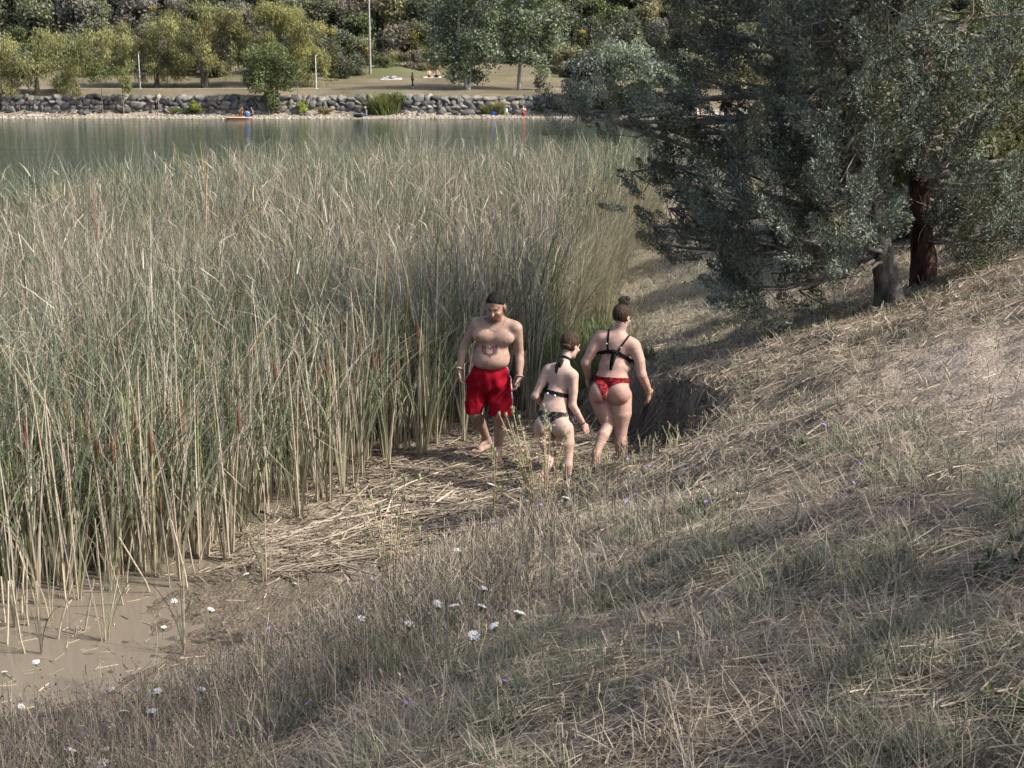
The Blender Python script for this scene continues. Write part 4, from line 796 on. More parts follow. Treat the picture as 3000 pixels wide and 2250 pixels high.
def crown_mesh(plumes, rng, dens=1.):
    Vs, Cs = [], []
    for p, d, s, tint in plumes:
        V = PL[rng.integers(8)]
        if dens < 1: k = rng.random(len(V)) < dens; V = V[k]
        z = norm(np.array(d)); x = norm(np.cross(z, rng.normal(size=3))); y = np.cross(z, x); R = np.stack([x, y, z])
        Vs.append((V*s*np.array([rng.uniform(.8, 1.2), rng.uniform(.8, 1.2), 1.]))@R+p)
        a = np.array((.070, .086, .062)); b = np.array((.27, .305, .245)) if not tint else np.array((.255, .25, .145))
        f = rng.random(len(V))[:, None]*.75+rng.random()*.25; c = (a*(1-f)+b*f)*(1+rng.normal(0, .1, (len(V), 1))+rng.normal(0, .2))
        Cs.append(np.repeat(np.clip(c, .01, .5), 4, 0))
    V = np.concatenate(Vs).reshape(-1, 3); return V, np.arange(len(V)).reshape(-1, 4), np.concatenate(Cs)
def cypress(base, axis, tips, bark, label, seed, r0=.128, tcol=.2, per=(3, 5), size=(.48, .8), dens=1.):
    rng = np.random.default_rng(seed); base = np.array(base); axis = np.array(axis)-base; tips = [np.array(t)-base for t in tips]
    e = empty('cypress_tree', base); tag(e, label, 'tree'); n = len(axis)
    ln = np.linspace(0, 1, n); mb = MB(); pa = np.array([np.interp(np.linspace(0, 1, 30), ln, axis[:, k]) for k in range(3)]).T; pa[0, 2] -= .3
    pa[1:-1, :2] += np.cumsum(rng.normal(0, .004, (28, 2)), 0); V, F = tube1(pa, r0*np.interp(np.linspace(0, 1, 30), [0, .04, .12, 1], [1.5, 1.2, 1, .22]), 12)
    V = V+rng.normal(0, .007, V.shape); mb.add(V, F, jit(np.tile(bark, (len(V), 1)), .38, rng)); ob('trunk', mb.mesh('trunk', True), M_BARK, e)
    pl = []; 
    for tp in tips:
        za = np.clip(tp[2]-rng.uniform(-.15, .35)*np.linalg.norm(tp[:2]-np.array([np.interp(tp[2], axis[:, 2], axis[:, k]) for k in (0, 1)])), .5, axis[-1, 2]-.2); a = np.array([np.interp(za, axis[:, 2], axis[:, k]) for k in (0, 1)]+[za])
        Ld = np.linalg.norm(tp-a); m = (a+tp)/2+np.array([0, 0, -.07*Ld])+rng.normal(0, .05*Ld, 3); t = np.linspace(0, 1, 8)[:, None]; pth = a*(1-t)**2+2*m*t*(1-t)+tp*t**2+np.r_[np.zeros((1, 3)), rng.normal(0, .02, (6, 3)), np.zeros((1, 3))]
        mbb = MB(); rad = np.clip(.016*Ld+.01, .015, .06); V, F = tube1(pth, rad*np.linspace(1, .25, 8), 6); mbb.add(V, F, jit(np.tile((.20, .175, .15), (len(V), 1)), .15, rng))
        out = norm(tp-a); k = int(rng.integers(*per)*np.clip(Ld/1.2, .85, 1.5)); high = tp[2]+base[2] > 4.9; k = max(3, k) if high else int(k*1.7) if Ld > 2.2 else k
        for q in range(k):
            f = 1-.6*rng.random()**1.7 if q > 1 else 1.; c = pth[min(int(round(f*7)), 7)]; sc = rng.uniform(*size)*(1.1-.25*f)*(.62 if Ld > 2.2 and not high else 1.)*(1.5 if high else 1.); off = rng.normal(0, .17, 3)*min(Ld, 1.3)
            d = out*.55+np.array([0, 0, .75])+rng.normal(0, .35, 3)+norm(off)*.3; p0 = c+off-norm(d)*sc*.45
            V, F = tube1([c, (c+p0)/2+rng.normal(0, .02, 3), p0+norm(d)*sc*.35], np.array([.009, .007, .003]), 4); mbb.add(V, F, (.22, .19, .165)); pl.append((p0, d, sc, rng.random() < tcol))
        for q in range(2):                                               # dead inner twigs
            c = pth[rng.integers(1, 5)]; p1 = c+rng.normal(0, .22, 3)+np.array([0, 0, -.05]); V, F = tube1([c, (c+p1)/2+rng.normal(0, .04, 3), p1], np.array([.006, .004, .0015]), 4); mbb.add(V, F, (.30, .275, .25))
        ob('branch', mbb.mesh('branch', True), M_BARK, e)
    V, F, C = crown_mesh(pl, rng, dens); ob('crown', mesh_np('crown', V, F, C), M_CYP, e); return len(V)//2
rng = np.random.default_rng(70)
bA = hit(2612, 893); bB = W(2712, 838, bA[1]+.55); bB[2] = _h0(bB); yA, yB = bA[1], bB[1]
axA = [bA, W(2585, 760, yA+.05), W(2560, 600, yA+.1), W(2530, 420, yA+.1), W(2500, 200, yA+.15), W(2495, 0, yA+.15), W(2500, -420, yA+.15), W(2500, -760, yA+.15)]
axB = [bB, W(2698, 660, yB), W(2692, 450, yB), W(2700, 200, yB), W(2705, 0, yB), W(2710, -500, yB), W(2710, -900, yB)]
tA = [(1960, 60, .2), (2000, 110, .1), (1650, 300, .1), (1690, 330, .2), (1740, 350, 0), (1790, 362, .2), (1860, 345, .1), (1930, 372, .3), (2000, 345, -.2), (2060, 370, 0), (2120, 300, .5),
      (1850, 505, 0), (1905, 530, .3), (1960, 480, .2), (2010, 560, .2), (2100, 470, .4), (1910, 660, .2), (1930, 715, .1), (1990, 690, .4), (2040, 640, -.2), (2080, 720, .2), (1960, 610, .5), (2120, 600, .3),
      (2120, 790, .1), (2160, 835, 0), (2250, 850, -.1), (2260, 800, .3), (2340, 850, .3), (2200, 700, -.3), (2210, 340, -.8), (2215, 480, -.8), (2240, 600, -.9), (2300, 560, -.7), (2330, 690, -.9), (2290, 760, -.8), (2400, 800, -.7),
      (2400, 260, -.9), (2470, 300, -1.), (2430, 400, -1.1), (2380, 480, -.9), (2480, 500, -1.2), (2420, 600, -1.1), (2480, 690, -.9), (2380, 640, -.6), (2300, 420, -.4),
      (2150, 60, .2), (2080, 130, .3), (2040, 10, .2), (2180, 180, .4), (2250, 90, -.5), (2330, 30, -.7), (2330, 150, -.4), (2250, 260, .2), (2400, 120, .5), (2120, 220, .7), (2040, 230, .6), (2420, 40, -.8),
      (2060, -120, .1), (2140, -180, 0), (2250, -130, .5), (2380, -160, -.6), (2200, -330, 0), (2350, -400, .4), (2450, -300, -.8), (2560, -450, .2), (2400, -600, 0), (2550, -700, 0), (2500, -900, 0), (2300, 380, 1.4), (2450, 250, 1.5), (2250, 150, 1.3), (2350, 600, 1.3), (2150, 420, 1.2), (2520, 570, -.7), (2560, 430, -.8), (2540, 250, -.8), (2590, 660, -.6), (2480, 780, -.6), (2560, 120, -.8), (2500, 20, -.6), (2370, 350, -.9), (2200, 560, -.9), (2500, 60, -1.4), (2450, 140, -1.4), (2550, -80, -1.6), (2480, -30, -1.5), (2560, 330, -1.2), (2500, 400, -1.25), (2300, -250, -.6), (2420, -450, -.9), (2500, -550, -1.2), (2350, -700, .2), (2450, -800, -.4), (2250, -450, .5), (2420, 60, -1.5)]
tB = [(2620, 60, -.9), (2700, 20, -1.1), (2640, 160, -1.2), (2760, 110, -1.1), (2850, 40, -1.), (2930, 30, -.6), (2830, 190, -1.2), (2900, 230, -1.1), (2960, 200, -.8), (2800, 320, -1.4), (2760, 380, -1.2), (2860, 330, -1.3), (2960, 330, -.8), (2640, 320, -.8), (2600, 450, -.6),
      (2840, 480, -.9), (2900, 440, -1.), (2980, 480, -.9), (2860, 560, -.7), (2930, 580, -.8), (2820, 660, -.6), (2900, 660, -.7), (2970, 640, -.6), (2840, 720, -.5), (3000, 700, -.4), (3060, 300, -.7), (3080, 520, -.6), (3120, 120, -.5), (3150, 640, -.3), (3200, 380, 0), (3060, 30, 0),
      (2800, 560, .6), (2900, 300, .9), (2780, 120, 1.), (2620, 560, .9), (2950, 120, .7), (2650, 240, 1.), (2750, 470, 1.1), (3000, 560, .7), (2880, 700, .9), (3040, 660, .6),
      (2600, -130, -.8), (2750, -150, -.9), (2900, -180, -.5), (3050, -150, 0), (2850, -350, .3), (2700, -420, -.6), (2620, -600, .3), (2950, -420, 0), (2820, -650, 0), (2720, -800, -.2), (2700, -1000, 0), (2560, 280, 1.2), (2720, 250, -.9), (2700, 390, -.8), (2720, 120, -.8), (2770, 620, -.5), (2640, 220, -.7), (2600, 30, -1.6), (2620, -70, -1.9), (2700, -50, -2.1), (2760, -130, -2.3), (2660, -210, -2.2), (2820, -220, -2.2), (2640, 320, -1.5), (2600, -300, -1.8), (2720, -350, -2), (2850, -450, -1.4), (2650, -500, -1.3), (2800, -750, -.8), (2650, -750, -.8), (2750, -950, .2), (2900, -600, .2), (2620, -900, .3), (2580, -420, .9), (2800, -300, 1.)]
nA = cypress(bA, axA, [W(X, Y, yA+d) for X, Y, d in tA], (.085, .078, .071), 'leaning grey barked cypress with long branches reaching over the path', 71)
nB = cypress(bB, axB, [W(X, Y, yB+d) for X, Y, d in tB], (.062, .037, .029), 'upright cypress with dark reddish trunk on the slope', 72)
# two further cypresses up the slope, whose shadows lie on the grass and the hollow
for cx_, cy_, hh, lab in ((5.75, 3.4, .9, 'cypress standing uphill of the near grassy slope'),):
  bC = np.array([cx_, cy_, _h0((cx_, cy_))]); axC = [bC, bC+(0, 0, 1.5), bC+(.05, .1, 4), bC+(0, 0, 7.2*hh)]
  tC = [bC+np.array([math.cos(a)*r, math.sin(a)*r, z*hh]) for z, r in ((1.3, 1.1), (2.3, 1.35), (3.4, 1.5), (4.4, 1.8), (5.2, 1.6), (6.1, 1.1), (6.8, .5)) for a in np.arange(0, 6.2, .9)+z]
  cypress(bC, axC, tC, (.2, .17, .15), lab, 73, per=(5, 7), size=(.55, .8), dens=.26)
print('CYPRESS tris', nA, nB)

# shrubs on the slope behind the cypresses
rng = np.random.default_rng(95); cl = crown_clumps(rng, 12, (1.2, 1.1), 2.2, .05, 1, (.3, .5))+[(rng.uniform(-.8, .8), rng.uniform(-.7, .7), .4, .6, .6, .5) for _ in range(4)]
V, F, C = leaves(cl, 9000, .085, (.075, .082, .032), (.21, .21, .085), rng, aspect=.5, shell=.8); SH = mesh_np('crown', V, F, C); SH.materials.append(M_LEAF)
mb = MB()
for q in range(5):
    a = q*1.3; V, F = tube1(np.array([[0, 0, -.2], [.12*math.cos(a), .12*math.sin(a), .5], [.5*math.cos(a), .5*math.sin(a), 1.3]]), np.array([.04, .03, .012]), 5); mb.add(V, F, (.13, .11, .09))
ST = mb.mesh('stem', True); ST.materials.append(M_BARK)
for i, (x, y, s_) in enumerate([(4.9, 19, .9), (6.1, 18.2, 1.), (7.3, 19.0, 1.1), (6.6, 21.5, 1.2), (8.2, 22, 1.4), (5.4, 22.5, 1.), (7.2, 25, 1.5)]):
    e = empty('slope_shrub', (x, y, _h0((x, y))-.05), i*1.1); e.scale = (s_, s_, s_); tag(e, 'yellow green shrub on the slope behind the cypress trunks', 'shrub', 'shrubs behind the cypresses'); ob('crown', SH, None, e); ob('stem', ST, None, e)
# ------------------------------------------------------------------ figures: smooth blended bodies
def smin(a, b, k):
    h = np.clip(.5+.5*(b-a)/k, 0, 1); return b*(1-h)+a*h-k*h*(1-h)
class Body:
    def __init__(s): s.p = []
    def cone(s, a, b, ra, rb=None, k=.02): s.p.append(('c', np.array(a, float), np.array(b, float), ra, ra if rb is None else rb, k)); return s
    def path(s, pts, rad, k=.02):
        for i in range(len(pts)-1): s.cone(pts[i], pts[i+1], rad[i], rad[i+1], k if i == 0 else .006)
        return s
    def ell(s, c, r, ax=None, k=.03): s.p.append(('e', np.array(c, float), np.array(r, float), np.eye(3) if ax is None else np.array(ax, float), 0, k)); return s
    def grid(s, h):
        lo, hi = [], []
        for t, a, b, c, d, k in s.p:
            if t == 'c': m = max(c, d); lo.append(np.minimum(a, b)-m); hi.append(np.maximum(a, b)+m)
            else: m = b.max(); lo.append(a-m); hi.append(a+m)
        lo = np.min(lo, 0)-4*h; hi = np.max(hi, 0)+4*h; n = np.ceil((hi-lo)/h).astype(int)+1
        D = np.full(n, .5, np.float32); ax = [lo[i]+h*np.arange(n[i]) for i in range(3)]
        for t, a, b, c, d, k in s.p:
            if t == 'c': m = max(c, d); l, u = np.minimum(a, b)-m, np.maximum(a, b)+m
            else: m = b.max(); l, u = a-m, a+m
            mg = k+3*h; i0 = np.maximum(((l-mg-lo)/h).astype(int), 0); i1 = np.minimum(((u+mg-lo)/h).astype(int)+2, n)
            X, Y, Z = np.meshgrid(ax[0][i0[0]:i1[0]], ax[1][i0[1]:i1[1]], ax[2][i0[2]:i1[2]], indexing='ij'); P = np.stack([X, Y, Z], -1)
            if t == 'c':
                e = b-a; q = np.clip((P-a)@e/max(e@e, 1e-9), 0, 1); v = np.linalg.norm(P-a-q[..., None]*e, axis=-1)-(c+q*(d-c))
            else:
                L_ = (P-a)@c.T; k0 = np.linalg.norm(L_/b, axis=-1); k1 = np.linalg.norm(L_/b**2, axis=-1); v = k0*(k0-1)/np.maximum(k1, 1e-6)
            sl_ = tuple(slice(i0[i], i1[i]) for i in range(3)); D[sl_] = smin(D[sl_], v, k)
        return D, lo, ax
def nets(D, lo, h):
    s = D < 0; c = sum(s[i:s.shape[0]-1+i, j:s.shape[1]-1+j, k:s.shape[2]-1+k].astype(np.int8) for i in (0, 1) for j in (0, 1) for k in (0, 1))
    act = (c > 0) & (c < 8); idx = np.full(act.shape, -1, np.int64); I = np.argwhere(act); idx[act] = np.arange(len(I)); acc = np.zeros((len(I), 3)); cn = np.zeros(len(I))
    for axs in range(3):
        for u in (0, 1):
            for v in (0, 1):
                a = np.zeros(3, int); o = [q for q in range(3) if q != axs]; a[o[0]] = u; a[o[1]] = v; b = a.copy(); b[axs] = 1
                d0 = D[tuple((I+a).T)]; d1 = D[tuple((I+b).T)]; m = (d0 < 0) != (d1 < 0); t = np.where(m, d0/np.where(m, d0-d1, 1), 0)
                acc[m] += (a+t[:, None]*(b-a))[m]; cn += m
    V = (I+acc/cn[:, None])*h+lo; Fs = []
    for axs in range(3):
        o = [(1, 2), (2, 0), (0, 1)][axs]; A = np.moveaxis(s, axs, 0); e = A[:-1] != A[1:]; pos = np.argwhere(np.moveaxis(e, 0, axs)); 
        pos = pos[(pos[:, o[0]] > 0) & (pos[:, o[1]] > 0) & (pos[:, o[0]] < s.shape[o[0]]-1) & (pos[:, o[1]] < s.shape[o[1]]-1)]
        def g(du, dv): q = pos.copy(); q[:, o[0]] -= du; q[:, o[1]] -= dv; return idx[tuple(q.T)]
        F = np.stack([g(1, 1), g(0, 1), g(0, 0), g(1, 0)], -1); fl = ~s[tuple(pos.T)]; F[fl] = F[fl][:, ::-1]; Fs.append(F)
    F = np.concatenate(Fs); return V, F[(F >= 0).all(1)]
def vnorm(V, F):
    n = np.cross(V[F[:, 2]]-V[F[:, 0]], V[F[:, 3]]-V[F[:, 1]]); N = np.zeros_like(V)
    for k in range(4): np.add.at(N, F[:, k], n)
    return norm(N)
def axes(fr, up=(0, 0, 1)):
    f = norm(np.array(fr, float)); r = norm(np.cross(f, up)); u = np.cross(r, f); return np.stack([r, f, u])
def add_head(B, c, fr, s=1., up=(0, 0, 1), male=True):
    A = axes(fr, up); c = np.array(c)
    def L_(r, f, u): return c+s*(r*A[0]+f*A[1]+u*A[2])
    def R_(a, b, d): return np.array([a, b, d])*s
    B.ell(L_(0, -.012, .03), R_(.075, .096, .09), A, .02); B.ell(L_(0, .03, -.045), R_(.06 if male else .055, .062, .075), A, .03)
    B.ell(L_(0, .06, -.1), R_(.03, .024, .022), A, .02); B.cone(L_(0, .090, .005), L_(0, .108, -.03), .009*s, .0135*s, .014); B.ell(L_(0, .078, .022), R_(.05, .018, .012), A, .012)
    B.ell(L_(0, .09, -.066), R_(.024, .010, .009), A, .008)
    for g in (-1, 1): B.ell(L_(g*.078, -.012, -.012), R_(.010, .021, .031), A, .008); B.ell(L_(g*.04, .07, -.03), R_(.022, .018, .016), A, .015)
    return A, L_
def add_hand(B, w, d, n, side, curl=.5, s=1.):
    d = norm(np.array(d, float)); n = norm(np.array(n, float)-d*(np.array(n)@d)); a = np.cross(d, n)*side; w = np.array(w)
    for o in (-.024, 0, .022): B.cone(w+a*o*.5*s, w+(d*.082+a*o)*s, .016*s, .0145*s, .012)
    for o, L_, z in ((-.032, .052, .076), (-.011, .066, .086), (.011, .070, .088), (.032, .062, .083)):
        b = w+(d*z+a*o)*s; m = b+norm(d*(1-.35*curl)+n*.5*curl)*L_*.5*s; e = m+norm(d*(1-.8*curl)+n*1.2*curl)*L_*.55*s; B.path([b, m, e], [.0098*s, .009*s, .0078*s], .004)
    b = w+(d*.022+a*.022)*s; m = b+norm(d*.75+a*.65+n*.25)*.042*s; B.path([b, m, m+norm(d*.95+a*.1+n*.35)*.035*s], [.0125*s, .0105*s, .009*s], .006)
def add_foot(B, an, d, s=1., z0=None, toes=True, pitch=0.):
    d = np.array(d, float); d[2] = 0; d = norm(d); a = np.array([-d[1], d[0], 0]); an = np.array(an, float); z0 = an[2]-.085*s if z0 is None else z0
    hl = np.array([*(an-d*.045*s)[:2], z0+.034*s+pitch]); bl = np.array([*(an+d*.125*s)[:2], z0+.022*s])
    B.cone(an, hl, .036*s, .034*s, .02); B.cone(an+d*.02*s, bl+np.array([0, 0, .012]), .036*s, .024*s, .025); B.cone(hl, bl-a*.022*s, .03*s, .024*s, .02); B.cone(hl, bl+a*.022*s, .028*s, .022*s, .02)
    if toes:
        for o, L_, r in ((-.036, .058, .0145), (-.014, .055, .0105), (.004, .05, .010), (.021, .042, .0095), (.037, .032, .009)):
            b = bl+a*o*s; B.cone(b, b+d*L_*s+np.array([0, 0, -.008]), r*s, r*.9*s, .006)
def person_root(loc, label): e = empty('person', loc); tag(e, label, 'person'); return e
def near_poly(X, Y, pts, w):
    d = np.full(len(X), 1e9); pts = np.array(pts, float)
    for a, b in zip(pts[:-1], pts[1:]):
        e = b-a; t = np.clip(((X-a[0])*e[0]+(Y-a[1])*e[1])/(e@e), 0, 1); d = np.minimum(d, np.hypot(X-a[0]-t*e[0], Y-a[1]-t*e[1]))
    return d-w
def shell(name, V, F, N, phi, off, col, mt, root, rl, th=.004):
    """garment cut from the body surface where phi < 0, its border drawn to the phi = 0 line"""
    ins = phi < 0; f = F[ins[F].any(1)]; P = V+N*off; acc = np.zeros_like(P); cn = np.zeros(len(P))
    for i in range(4):
        for j in ((i+1) % 4, (i+3) % 4, (i+2) % 4):
            a, b = f[:, i], f[:, j]; m = ~ins[a] & ins[b]; a, b = a[m], b[m]; t = np.clip(phi[b]/(phi[b]-phi[a]), .02, .98); np.add.at(acc, a, P[b]*(1-t[:, None])+P[a]*t[:, None]); np.add.at(cn, a, 1)
    mv = cn > 0; P[mv] = acc[mv]/cn[mv][:, None]
    u, inv = np.unique(f, return_inverse=True); f = inv.reshape(-1, 4)
    me = mesh_np(name, P[u]-rl, f, col(V[u]) if callable(col) else np.tile(col, (len(u), 1)), True); o = ob(name, me, mt, root)
    m = o.modifiers.new('thickness', 'SOLIDIFY'); m.thickness = th; m.offset = -1; return o
def gate(cond, phi): return np.where(cond, phi, np.maximum(np.abs(phi), 2.))
def ribbon(name, pts, w, col, root, rl, nrm=(0, -1, 0), th=.004):
    P = np.array(pts, float); T = norm(np.gradient(P, axis=0)); S = norm(np.cross(T, nrm)); w = np.asarray(w)[:, None]; n_ = np.array(nrm)*th
    V = np.concatenate([P-S*w, P+S*w, P+S*w+n_, P-S*w+n_])-rl; m = len(P); i = np.arange(m-1); F = [np.c_[k*m+i, k*m+i+1, ((k+1) % 4)*m+i+1, ((k+1) % 4)*m+i] for k in range(4)]
    F += [np.array([(0, m, 2*m, 3*m), (m-1, 4*m-1, 3*m-1, 2*m-1)])]; return ob(name, mesh_np(name, V, np.concatenate(F), np.tile(col, (len(V), 1)), False), M_CLOTH, root)
def ring(name, c, r, rt, ax, col, root, rl, squash=1.):
    a = np.linspace(0, 2*np.pi, 19); ax = axes(ax, (0.03, 1, .1)); P = np.array(c)+np.cos(a)[:, None]*r*ax[0]+np.sin(a)[:, None]*r*squash*ax[2]; V, F = tube1(P, np.full(19, rt), 6); return ob(name, mesh_np(name, V-rl, F, np.tile(col, (len(V), 1)), True), M_PAINT, root)
VX = .0076
def finish_body(B, root, rl, colf, thin=.42):
    D, lo, ax = B.grid(VX); V, F = nets(D, lo, VX); N = vnorm(V, F); o = ob('body', mesh_np('body', V-rl, F, colf(V, N), True), M_SKIN, root); dm = o.modifiers.new('thin', 'DECIMATE'); dm.ratio = thin; return V, F, N
def hair_mesh(B, cut, name, col, root, rl, jitter=.003, seed=1):
    D, lo, ax = B.grid(.006); X, Y, Z = np.meshgrid(*ax, indexing='ij'); D = np.maximum(D, cut(np.stack([X, Y, Z], -1))); V, F = nets(D, lo, .006); rr = np.random.default_rng(seed)
    return ob(name, mesh_np(name, V-rl, F, jit(np.tile(col, (len(V), 1)), .18, rr), True), M_HAIR, root)
sk_n = Fbm(91, .12, 3)
# ------------------------------------------------------------------ the man in red shorts
def build_man():
    y = 12.98; rl = np.array([*W(1440, 1330, 13.05)[:2], .045]); root = person_root(rl, 'bare chested man in red shorts walking on the reed litter, looking down'); B = Body()
    fr = norm(np.array([-.18, -1, 0])); A = axes(fr)
    q = lambda X, Y, d=0.: W(X, Y, y+d)
    sR, sL = q(1391, 950, .02), q(1512, 962, -.03)
    B.ell(q(1446, 985, .02), (.166, .112, .17), A, .04); B.cone(q(1402, 955, .02), q(1500, 965, 0), .07, .07, .05); B.ell(q(1440, 1040, .0), (.176, .128, .14), A, .05)
    B.ell(q(1437, 1058, -.03), (.175, .118, .088), A, .05); B.ell(q(1434, 1105, .05), (.172, .125, .13), A, .05)
    B.ell(q(1411, 984, -.07), (.092, .05, .062), A, .06); B.ell(q(1476, 993, -.07), (.095, .052, .064), A, .06)
    nb = q(1453, 938, .02); B.cone(nb, q(1402, 946, .03), .058, .05, .05); B.cone(nb, q(1502, 954, .0), .058, .05, .05)
    hc = q(1452, 897, -.075); hf = norm(np.array([-.30, -.86, -.42])); B.cone(nb+np.array([0, 0, -.02]), hc+np.array([.005, .035, -.05]), .066, .06, .03); HA, HL_ = add_head(B, hc, hf, 1.09)
    # arms
    eR, wR = q(1362, 1014, .06), q(1347, 1082, .0); B.path([sR, sR*.5+eR*.5, eR], [.06, .051, .042], .03); B.path([eR, eR*.65+wR*.35+np.array([-.005, 0, 0]), wR], [.042, .042, .028], .02); add_hand(B, wR, q(1350, 1122, -.02)-wR, (.6, -.2, .1), 1, .55, 1.02)
    eL, wL = q(1521, 1034, .03), q(1521, 1106, -.08); B.path([sL, sL*.5+eL*.5, eL], [.062, .053, .043], .03); B.path([eL, eL*.65+wL*.35+np.array([.006, 0, 0]), wL], [.043, .043, .029], .02); add_hand(B, wL, q(1514, 1142, -.12)-wL, (-.7, .1, .1), -1, .6, 1.02)
    # legs
    hR, kR, aR = q(1406, 1125, .06), q(1390, 1206, .0), q(1427, 1287, .42); B.path([hR, kR], [.098, .068], .03); cR = kR*.62+aR*.38+np.array([.0, .035, 0]); B.path([kR, cR, aR], [.058, .057, .036], .03); aR[2] = max(aR[2], .135)
    add_foot(B, aR, np.array([-.62, -.78, 0]), 1.04, .048)
    hL, kL, aL = q(1464, 1127, .06), q(1463, 1214, -.07), q(1459, 1317, .05); B.path([hL, kL], [.1, .07], .03); cL = kL*.62+aL*.38+np.array([.01, .035, 0]); B.path([kL, cL, aL], [.06, .059, .037], .03); add_foot(B, aL, np.array([-.06, -1, 0]), 1.05, .045)
    def col(V, N):
        X, Y = proj(V); c = np.tile((.345, .23, .175), (len(V), 1))*(1+.06*sk_n(V[:, 0]*2, V[:, 2]*2))[:, None]
        loc = (V-hc)@HA.T/1.09; fc = np.linalg.norm(loc, axis=1) < .17; c[fc] *= np.array((.93, .86, .82))
        frt = N[:, 1] < .1
        for a, b in ((1400, 991), (1477, 1004)): m = frt & (np.hypot(X-a, Y-b) < 4.2); c[m] = (.30, .13, .11)
        m = frt & (np.hypot((X-1428), (Y-1061)*1.3) < 2.6); c[m] = (.17, .09, .07)
        # chest darkened by body hair
        hr = np.exp(-((X-1445)/28)**2-((Y-985)/22)**2)*frt; c *= (1-.16*hr)[:, None]
        # belly tattoo: crest between two red scrolls
        tx, ty = X-1434, Y-1031; ink = frt & (V[:, 1] < y); red = ink & (np.abs(np.hypot(tx/1.25, np.minimum(ty+6, 99)*1.05)-15.5) < 4.4) & (ty > -17) & (np.abs(tx) > 5); c[red] = (.13, .045, .055)
        sq = ink & (((np.abs(np.abs(tx)-11) < 2.3) & (np.abs(ty+1) < 10)) | ((np.abs(ty+11) < 2.3) & (np.abs(tx) < 13)) | ((np.abs(ty-8) < 2.3) & (np.abs(tx) < 12))); c[sq] = (.05, .045, .048)
        inn = ink & (np.abs(tx) < 9) & (np.abs(ty) < 8) & (np.sin(tx*1.1)+np.sin(ty*1.3+tx*.4) > .75); c[inn] = (.07, .06, .06)
        c[ink & (np.hypot(tx, (ty-15)) < 3.4)] = (.15, .03, .04); c[ink & (np.abs(np.abs(tx)-20) < 3) & (np.abs(ty+17+np.abs(tx)*.05) < 2.8)] = (.16, .04, .05)
        # arm tattoo: band and small cross on his right upper arm
        m = (near_poly(X, Y, [(1383, 932), (1372, 950), (1366, 968)], 3.6) < 0) | (near_poly(X, Y, [(1363, 966), (1362, 982)], 1.7) < 0) | (near_poly(X, Y, [(1359, 971), (1367, 971)], 1.7) < 0); c[m & frt] = c[m & frt]*.3+np.array((.055, .06, .055))
        r, f, u = loc.T
        c[fc & (f > .02) & (u < -.048) & (u > -.14) & ~((np.abs(r) < .026) & (np.abs(u+.066) < .012))] *= np.array((.62, .58, .57))
        c[fc & (f > .04) & (np.abs(u-.026) < .006) & (np.abs(np.abs(r)-.036) < .02)] = (.12, .075, .06)
        c[fc & (f > .04) & (np.abs(u-.002) < .006) & (np.abs(np.abs(r)-.034) < .017)] = (.2, .12, .1)
        c[fc & (f > .07) & (np.abs(u+.066) < .008) & (np.abs(r) < .024)] = (.30, .13, .12)
        return np.clip(c, .01, .9)
    V, F, N = finish_body(B, root, rl, col, .9)
    H = Body(); H.ell(HL_(0, -.014, .034), np.array((.0805, .1015, .0945))*1.09, HA, .02)
    def cut(P):
        L_ = (P-hc)@HA.T/1.09; r, f, u = L_[..., 0], L_[..., 1], L_[..., 2]; return np.where(f > -.03, .012+.93*f-u, np.minimum(np.maximum(-(u+.05), .027-u), (-(u+.05))))
    hair_mesh(H, lambda P: cut(P)+.006*np.sin(P[..., 0]*210)*np.sin(P[..., 2]*170+P[..., 0]*90), 'hair', (.014, .012, .012), root, rl)
    # shorts
    S = Body(); S.ell(q(1432, 1090, .03), (.195, .15, .11), A, .05); S.ell(q(1432, 1120, .04), (.21, .158, .13), A, .05); S.cone(q(1400, 1125, .05), q(1386, 1222, -.005), .115, .088, .03); S.cone(q(1466, 1127, .04), q(1465, 1232, -.05), .118, .118, .03)
    D, lo, ax = S.grid(.0095); X, Y, Z = np.meshgrid(*ax, indexing='ij'); px = X*22
    D = D+.006*np.sin(Z*26+X*17+3*np.sin(X*9))+.004*np.sin(Z*55-X*30)+.004*np.sin(X*60+Z*8)
    zt = q(1432, 1071, -.05)[2]; hem = np.where(X < q(1417, 1200)[0], q(1390, 1211, -.02)[2], q(1465, 1219, -.1)[2]); D = np.maximum(np.maximum(D, Z-zt-.05*(np.abs(X-q(1432, 1070)[0])/.19)**2), hem-Z)
    Vs, Fs = nets(D, lo, .0095); Ns = vnorm(Vs, Fs); cs = np.tile((.25, .004, .014), (len(Vs), 1)); cx = q(1432, 1100)[0]
    for sg in (1, -1):
        band = (Ns[:, 0]*sg > .45) & ((Vs[:, 0]-cx)*sg > .08); ang = np.degrees(np.arctan2(Ns[:, 1], Ns[:, 0]*sg)); b2 = band & (np.abs(ang+8) < 8); cs[b2] = (.62, .60, .64); cs[b2 & (np.abs(np.abs(ang+8)-3) < 1.2)] = (.16, .05, .09)
    sh_ = ob('shorts', mesh_np('shorts', Vs-rl, Fs, cs, True), M_CLOTH, root)
    # chain, earring, bracelets
    a = np.linspace(-.3, 1.3, 60)*np.pi; best = []
    PX = 1454+27*np.cos(a)*1.; PY = 936+31*np.sin(a); Xv, Yv = proj(V); fm = N[:, 1] < .25
    P = []
    for u_, v_ in zip(PX, PY):
        dd = np.where(fm & (V[:, 1] < 13.15), np.hypot(Xv-u_, Yv-v_), 1e9); k = dd.argmin(); 
        if dd[k] < 6: P.append(V[k]+N[k]*.004)
    P = np.array(P); P = np.array([P[max(0, i-2):i+3].mean(0) for i in range(len(P))])+np.array([0, -.006, 0])
